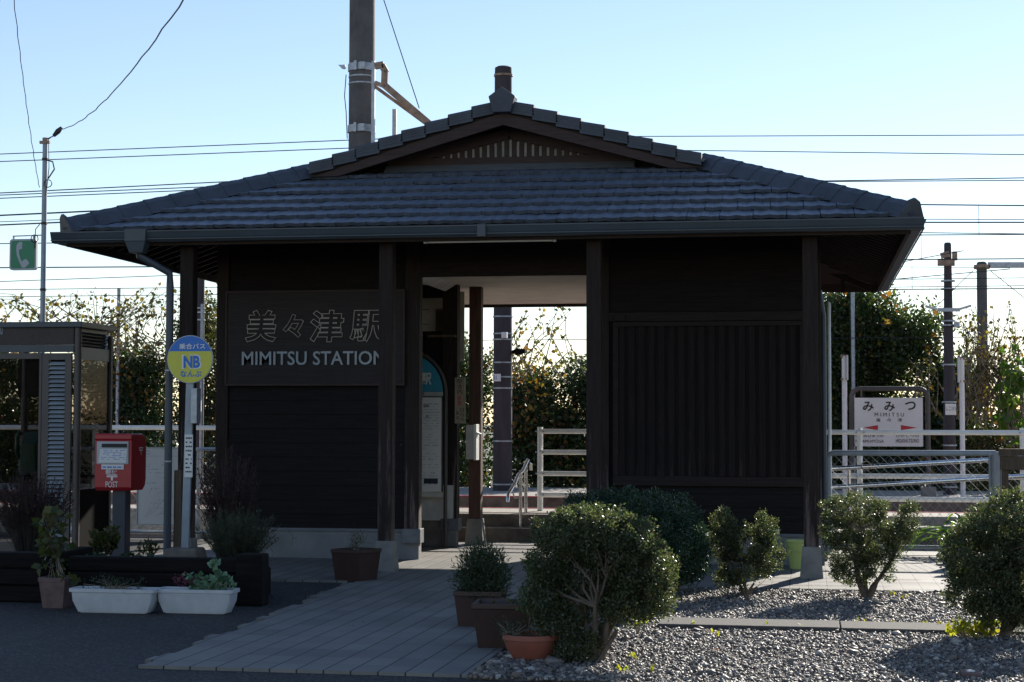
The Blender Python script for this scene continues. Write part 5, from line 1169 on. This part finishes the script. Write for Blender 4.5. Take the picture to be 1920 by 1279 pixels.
# yellow seedlings
def weeds(label,pts,mt,sz,nl,h,name='weed',group=None,cat='weed'):
    for i,(px,py) in enumerate(pts):
        q=G(px,py); t=thing(name,label[i] if isinstance(label,list) else label,cat,(q.x,q.y,.0),group=group); mb=MB(); P=[]
        for k in range(nl):
            e=q+Vector((random.gauss(0,sz*.8),random.gauss(0,sz*.8),h*random.uniform(.5,1.1))); mb.tube([(q.x,q.y,0),e],.0015,3); P+= [tuple(e)]*3
        mb.build('stem',M['barkl'],t); leaves('foliage',np.array(P),sz,sz*.5,mt,t,None,1,up=-.3)
weeds('bright yellow green weed patch under the right hand shrub',[(1805,1200),(1850,1197)],M['lf_yellow'],.05,30,.09,group='yellow weeds under the right shrub')
weeds('small yellow seedling growing out of the gravel',[(1440,1182),(1500,1182),(1620,1172),(1683,1173),(1735,1177),(1670,1118),(1700,1125),(1160,1262),(1220,1262),(1190,1240),(1300,1180),(1760,1180),(1340,1196)],M['lf_yellow'],.028,4,.035,group='small yellow seedlings in the gravel')
weeds('yellow leaved sapling beside the foreground shrub stem',[(1175,1175),(1195,1195)],M['lf_yellow'],.035,16,.16,group='yellow saplings beside the big shrub')
weeds('reddish creeping weed spread on the gravel',[(1345,1222),(1330,1190),(1300,1190),(1370,1216)],M['lf_red'],.016,22,.008,group='reddish creeping weeds on the gravel')
# ------------------------------------------------------------ planters and pots
def sleepers(label,x0,x1,y0,y1,zt,rows=3,post_r=True,g='timber sleeper planters'):
    t=thing('timber_planter',label,'planter',((x0+x1)/2,(y0+y1)/2,0),group=g)
    hb=zt/rows
    for k in range(rows):
        mb=MB(); jj=random.uniform(-.01,.01)
        mb.box(x0,x1-.1,y0+jj,y0+.13+jj,k*hb+.004,(k+1)*hb-.004); mb.build('front_timber',M['sleeper'],t,bevel=.014)
    mb=MB(); mb.box(x0,x1-.1,y1-.12,y1,.0,zt-.12); mb.build('rear_timber',M['sleeper'],t,bevel=.014)
    mb=MB(); mb.box(x1-.22,x1-.1,y0+.15,y1-.13,0,zt-.02); mb.build('side_timber',M['sleeper'],t,bevel=.014)
    if post_r: 
        for k in range(1): 
            mb=MB(); mb.box(x1-.095+.0*k,x1+.10,y0-.06+k*.19,y0+.115+k*.19,0,zt+.035-.02*k); mb.build('end_timber',M['sleeper'],t,bevel=.015)
    mb=MB(); mb.box(x0+.02,x1-.225,y0+.14,y1-.125,.0,zt-.14); mb.build('soil',M['soil'],t)
    return t
YQ0=11.95
xr=A(470,1100,YQ0).x; xl=A(125,1100,YQ0).x
sleepers('black timber sleeper planter holding the bushy plants',xl,xr,YQ0,12.75,.33)
xl2=A(-60,1100,YQ0).x; xr2=A(78,1100,YQ0-.1).x
sleepers('black timber sleeper planter at the left edge of the frame',xl2,xr2+.1,YQ0-.1,12.9,.36,post_r=False)
def trough(label,px0,px1,pyt,pyb,mt,ribs=True,name='planter_box',group=None,d=.2):
    q0=G(px0,pyb);q1=G(px1,pyb); y=(q0.y+q1.y)/2; cx_=(q0.x+q1.x)/2; wt_=(A(px1,pyt,y).x-A(px0,pyt,y).x); h_=A((px0+px1)/2,pyt,y).z
    t=thing(name,label,'planter',(cx_,y+d/2,0),group=group); wb=wt_*.82
    mb=MB(); cy_=y+d/2; n=5
    prof=[(wb,d*.72,0.006),(wt_*.93,d*.88,h_*.5),(wt_*.95,d*.92,h_*.84),(wt_,d,h_*.86),(wt_,d,h_),(wt_-.03,d-.03,h_),(wt_-.05,d-.05,h_*.8)]
    vs=[]
    for w_,dd_,z in prof:
        r_=.03
        for (sx,sy) in ((-1,-1),(1,-1),(1,1),(-1,1)):
            pp=[(sx*(w_/2),sy*(dd_/2-r_)),(sx*(w_/2-r_*.3),sy*(dd_/2-r_*.3)),(sx*(w_/2-r_),sy*(dd_/2))]
            if sx*sy<0: pp=pp[::-1]
            vs+=[(cx_+a,cy_+b,z) for a,b in pp]
    k=12; fs=[]
    for i in range(len(prof)-1):
        for j in range(k): fs.append((i*k+j,i*k+(j+1)%k,(i+1)*k+(j+1)%k,(i+1)*k+j))
    fs.append(tuple(range(k-1,-1,-1))); mb.add(vs,fs); mb.build('trough',mt,t,smooth=True)
    if ribs:
        mb=MB()
        for i in range(22):
            s=(i+.5)/22-.5; mb.beam((cx_+s*wb*.92,cy_-d*.365,.02),(cx_+s*wt_*.88,cy_-d*.455,h_*.78),.006,.006)
        mb.build('rib',mt,t)
    mb=MB(); mb.box(cx_-wb/2*.9,cx_+wb/2*.9,cy_-d*.3,cy_+d*.3,0,.012); mb.build('base',mt,t)
    mb=MB(); mb.box(cx_-wt_/2+.03,cx_+wt_/2-.03,cy_-d/2+.03,cy_+d/2-.03,h_*.8,h_*.86); mb.build('soil',M['soil'],t)
    return cx_,cy_,wt_,h_
a1_=trough('long white planter box with straggly green plants, left of the pair',125,288,1105,1151,M['wpot'],False,group='white planter boxes before the timber planter')
a2_=trough('ribbed white planter box with variegated ivy and pink flowers',287,434,1106,1152,M['wpot'],True,group='white planter boxes before the timber planter')
def bunch(label,cx_,cy_,z,rx,ry,rz,n,sz,mt,name='potted_plant',cat='plant',w_=.5,stem=18,extra=None,group=None,up=.3,spread=1,flow=None):
    t=thing(name,label,cat,(cx_,cy_,z),group=group)
    C,P,D=lobepts([(cx_,cy_,z+rz*.55,rx,ry,rz)],max(6,n//14),14,min(rx,rz)*.45,.9); P[:,2]=np.maximum(P[:,2],z+.005)
    leaves('foliage',P,sz,sz*w_,mt,t,D,spread,up=up); 
    mb=MB()
    for c in C[:stem]: mb.tube([(cx_+random.uniform(-.5,.5)*rx,cy_,z-.01),((cx_+c[0])/2,cy_,(z+c[2])/2+.01),tuple(c)],[.003,.0025,.0015],4)
    mb.build('stem',M['barkl'],t)
    if extra:
        C2,P2,D2=lobepts([extra[1]],extra[2],8,.022,.6); leaves(extra[0],P2,extra[3],extra[3]*.8,extra[4],t,D2,1)
    return t
cx_,cy_,wt_,h_=a1_
bunch('straggly green seedlings trailing over the left white planter box',cx_,cy_-.02,h_-.02,wt_*.40,.09,.09,420,.028,M['lf_rosemary'],w_=.25,stem=30)
cx_,cy_,wt_,h_=a2_
bunch('variegated ivy and pink blossoms in the ribbed white planter',cx_+.03,cy_,h_-.02,wt_*.38,.08,.08,300,.035,M['lf_ivy'],w_=.9,extra=('blossom',(cx_-.07,cy_,h_+.06,.1,.05,.04),22,.016,M['lf_pink']))
q=A(403,1082,cy_); bunch('upright variegated ivy sprig at the right end of the ribbed planter',q.x,cy_,h_,.05,.05,.12,60,.04,M['lf_ivy'],w_=.9,stem=4)
def squarepot(label,cx_,cy_,w0,w1,h_,mt,rz=0,soilz=.85,rim=.03,d0=None,d1=None,name='plant_pot',cat='pot',inner=None):
    t=thing(name,label,cat,(cx_,cy_,0),rz); d0=d0 or w0; d1=d1 or w1
    mb=MB(); ww=.012
    vs=[]
    for (w_,d_,z) in ((w0,d0,.0),(w1*.96,d1*.96,h_-rim),(w1,d1,h_-rim),(w1,d1,h_),(w1-2*ww,d1-2*ww,h_),(w0+(w1-w0)*.5-2*ww,d0+(d1-d0)*.5-2*ww,h_*.5)):
        vs+=[(-w_/2,-d_/2,z),(w_/2,-d_/2,z),(w_/2,d_/2,z),(-w_/2,d_/2,z)]
    fs=[(3,2,1,0)]
    for i in range(5):
        for j in range(4): fs.append((i*4+j,i*4+(j+1)%4,(i+1)*4+(j+1)%4,(i+1)*4+j))
    fs.append((20,21,22,23)); mb.add(vs,fs); mb.build('pot_body',mt,t,world=False,bevel=.004)
    ws=w0+(w1-w0)*soilz-2.5*ww; ds=d0+(d1-d0)*soilz-2.5*ww
    mb=MB(); mb.box(-ws/2,ws/2,-ds/2,ds/2,h_*soilz-.01,h_*soilz); mb.build('soil',M['soil'],t,world=False)
    return t
q=G(98,1141); squarepot('faded pinkish brown square pot between the two timber planters',q.x,q.y+.08,.15,.20,.215,M['pinkpot'])
bunch('drooping large leaved plant in the faded square pot',q.x,q.y+.08,.2,.15,.12,.34,160,.07,M['lf_olive'],w_=.75,stem=14,up=-.3)
# dark square planter by the second front post
q=G(640,1094); squarepot('dark brown square planter standing beside the second front post',q.x+.08,q.y+.16,.24,.30,.27,M['brownpot'],rz=math.radians(-22))
bunch('small grey green rosemary tuft in the dark square planter',q.x+.08,q.y+.16,.24,.10,.1,.13,420,.022,M['lf_rosemary'],w_=.2,stem=20)
# rosemary pot
q=G(955,1140); squarepot('brown pot with rosemary hidden behind the empty brown planter',q.x+.02,10.95,.24,.30,.24,M['brownpot'])
bunch('spiky dark rosemary bush in the brown pot by the path',q.x+.03,10.95,.19,.15,.15,.21,12000,.030,M['lf_rosemary'],w_=.2,stem=80,up=.8,spread=.7)
# empty brown planter
q=G(945,1231); squarepot('empty dark brown rectangular planter with pale inner rim by the path',A(948,1180,10.0).x,9.95,.27,.34,.27,M['brownpot'],soilz=.7,d0=.24,d1=.32,rz=math.radians(4))
o=bunch('withered sprigs inside the empty brown planter',A(955,1180,10.0).x,9.97,.2,.1,.08,.05,60,.03,M['lf_olive'],stem=10)
# terracotta bowl
q=G(989,1247); t=thing('plant_bowl','low round terracotta coloured bowl in the gravel by the path','pot',(q.x,q.y+.12,0)); bx2,by2=q.x,q.y+.12; R_=.155; Hh=.155
mb=MB(); mb.lathe([(0,.004),(R_*.55,.004),(R_*.62,.02),(R_*.86,.075),(R_*.95,.115),(R_*.96,.125),(R_*1.02,.128),(R_*1.02,Hh),(R_*.93,Hh),(R_*.90,.12),(R_*.88,.118)],bx2,by2,40); mb.build('bowl_body',M['terra'],t,smooth=True)
mb=MB(); mb.lathe([(R_*.9,.125),(0,.132)],bx2,by2,24); mb.build('soil',M['soil'],t)
bunch('dry sprawling succulent spilling left over the terracotta bowl',bx2-.10,by2-.03,.13,.12,.09,.07,260,.03,M['lf_rosemary'],w_=.22,stem=22,up=0)
# bushy plants in the timber planter
ypl=13.0
def wisp(label,px,pyb,pyt,wpx,Y,z,mt,n,sz,w_,name='bush',stem=140,top=.45,bark='barkd',flower=None,cat='plant'):
    b_=A(px,pyb,Y); tpz=A(px,pyt,Y).z; hw_=wpx/FPX*Y/2; H=tpz-z
    t=thing(name,label,cat,(b_.x,Y,z)); mb=MB(); P=[];D=[]
    for i in range(stem):
        a=random.uniform(0,2*math.pi); rr_=hw_*math.sqrt(random.random()); hh=H*random.uniform(.55,1)*(1-.25*(rr_/hw_)**2)
        p0=Vector((b_.x+math.cos(a)*rr_*.25,Y+math.sin(a)*rr_*.25,z)); p2=Vector((b_.x+math.cos(a)*rr_,Y+math.sin(a)*rr_,z+hh)); p1=p0.lerp(p2,.5)+Vector((random.gauss(0,.012),0,.05*H))
        mb.tube([p0,p1,p2],[.0028,.002,.001],3,False)
        k=n//stem
        for j in range(k):
            s=top+(1-top)*random.random(); q_=p1.lerp(p2,(s-.5)*2) if s>.5 else p0.lerp(p1,s*2); P.append(tuple(q_)); dd=(p2-p0).normalized(); D.append((dd.x,dd.y,dd.z*.9))
    mb.build('stem',M[bark],t); leaves('foliage',np.array(P),sz,sz*w_,mt,t,np.array(D),.6)
    if flower:
        P2=[p for p in P if random.random()<flower]; leaves('blossom',np.array(P2),.02,.016,M['lf_pink'],t,None,1)
    return t
wisp('tall wispy purple brown plant beside the bus stop pole',425,1050,822,130,13.3,.2,M['lf_gaura'],6500,.028,.25,stem=260,top=.35,flower=.006)
wisp('feathery olive green bush at the right end of the timber planter',445,1050,945,165,12.6,.2,M['lf_rosemary'],8500,.030,.16,stem=300,top=.2)
wisp('tall wispy purple brown plant before the phone booth',55,1045,868,170,13.0,.24,M['lf_gaura'],7000,.028,.25,stem=280,top=.4)
wisp('large leaved weedy plant between the booth and the mailbox',200,1050,975,70,12.9,.2,M['lf_olive'],500,.05,.5,stem=26)
wisp('thin upright weed below the map board',280,1045,1000,46,13.0,.2,M['lf_olive'],200,.035,.4,stem=12)
wisp('low dark ground plants behind the top timber',190,1060,1038,220,12.5,.2,M['lf_dark'],1500,.035,.6,stem=60,top=.3)
# bucket, bottles and small things
q=G(1493,1072); t=thing('bucket','yellow green plastic bucket behind the right front post','bucket',(q.x+.02,q.y+.1,PT)); cx_,cy_=q.x+.03,q.y+.1
mb=MB(); mb.lathe([(0,PT+.002),(.085,PT+.002),(.118,PT+.235),(.128,PT+.238),(.128,PT+.25),(.114,PT+.25),(.082,PT+.012),(0,PT+.012)],cx_,cy_,32); mb.build('bucket_body',M['bucket'],t,smooth=True)
mb=MB(); mb.tube([(cx_-.128*math.cos(k*math.pi/12),cy_-.13*math.sin(k*math.pi/12),PT+.235-.08*math.sin(k*math.pi/12)) for k in range(13)],.004,6); mb.build('bucket_handle',M['bucket'],t,smooth=True)
for i,px in enumerate((1458,1446)):
    cx_=A(px,1000,15.9).x; t=thing('plastic_bottle',('clear plastic water bottle nearest the bucket by the wall','clear plastic water bottle further left along the wall')[i],'bottle',(cx_,15.88-.1*i,PT),group='water bottles by the right wall')
    mb=MB(); mb.lathe([(0,PT),(.05,PT),(.052,PT+.02),(.05,PT+.12),(.052,PT+.22),(.03,PT+.28),(.014,PT+.30),(.014,PT+.32)],cx_,15.88-.1*i,16); mb.build('bottle_body',M['pet'],t,smooth=True)
    mb=MB(); mb.lathe([(0.016,PT+.315),(.016,PT+.335),(0,PT+.336)],cx_,15.88-.1*i,12); mb.build('bottle_cap',M['white'],t)
q=G(1820,1272); t=thing('valve_cover','small reddish lid with a pale disc set in the gravel at the bottom','lid',(q.x,q.y,.0))
mb=MB(); mb.box(q.x-.05,q.x+.05,q.y-.05,q.y+.08,0,.035); mb.build('lid',M['pinkpot'],t,bevel=.006)
mb=MB(); mb.lathe([(0.0,.041),(.018,.041),(.02,.036)],q.x,q.y,16); mb.build('disc',M['white'],t)
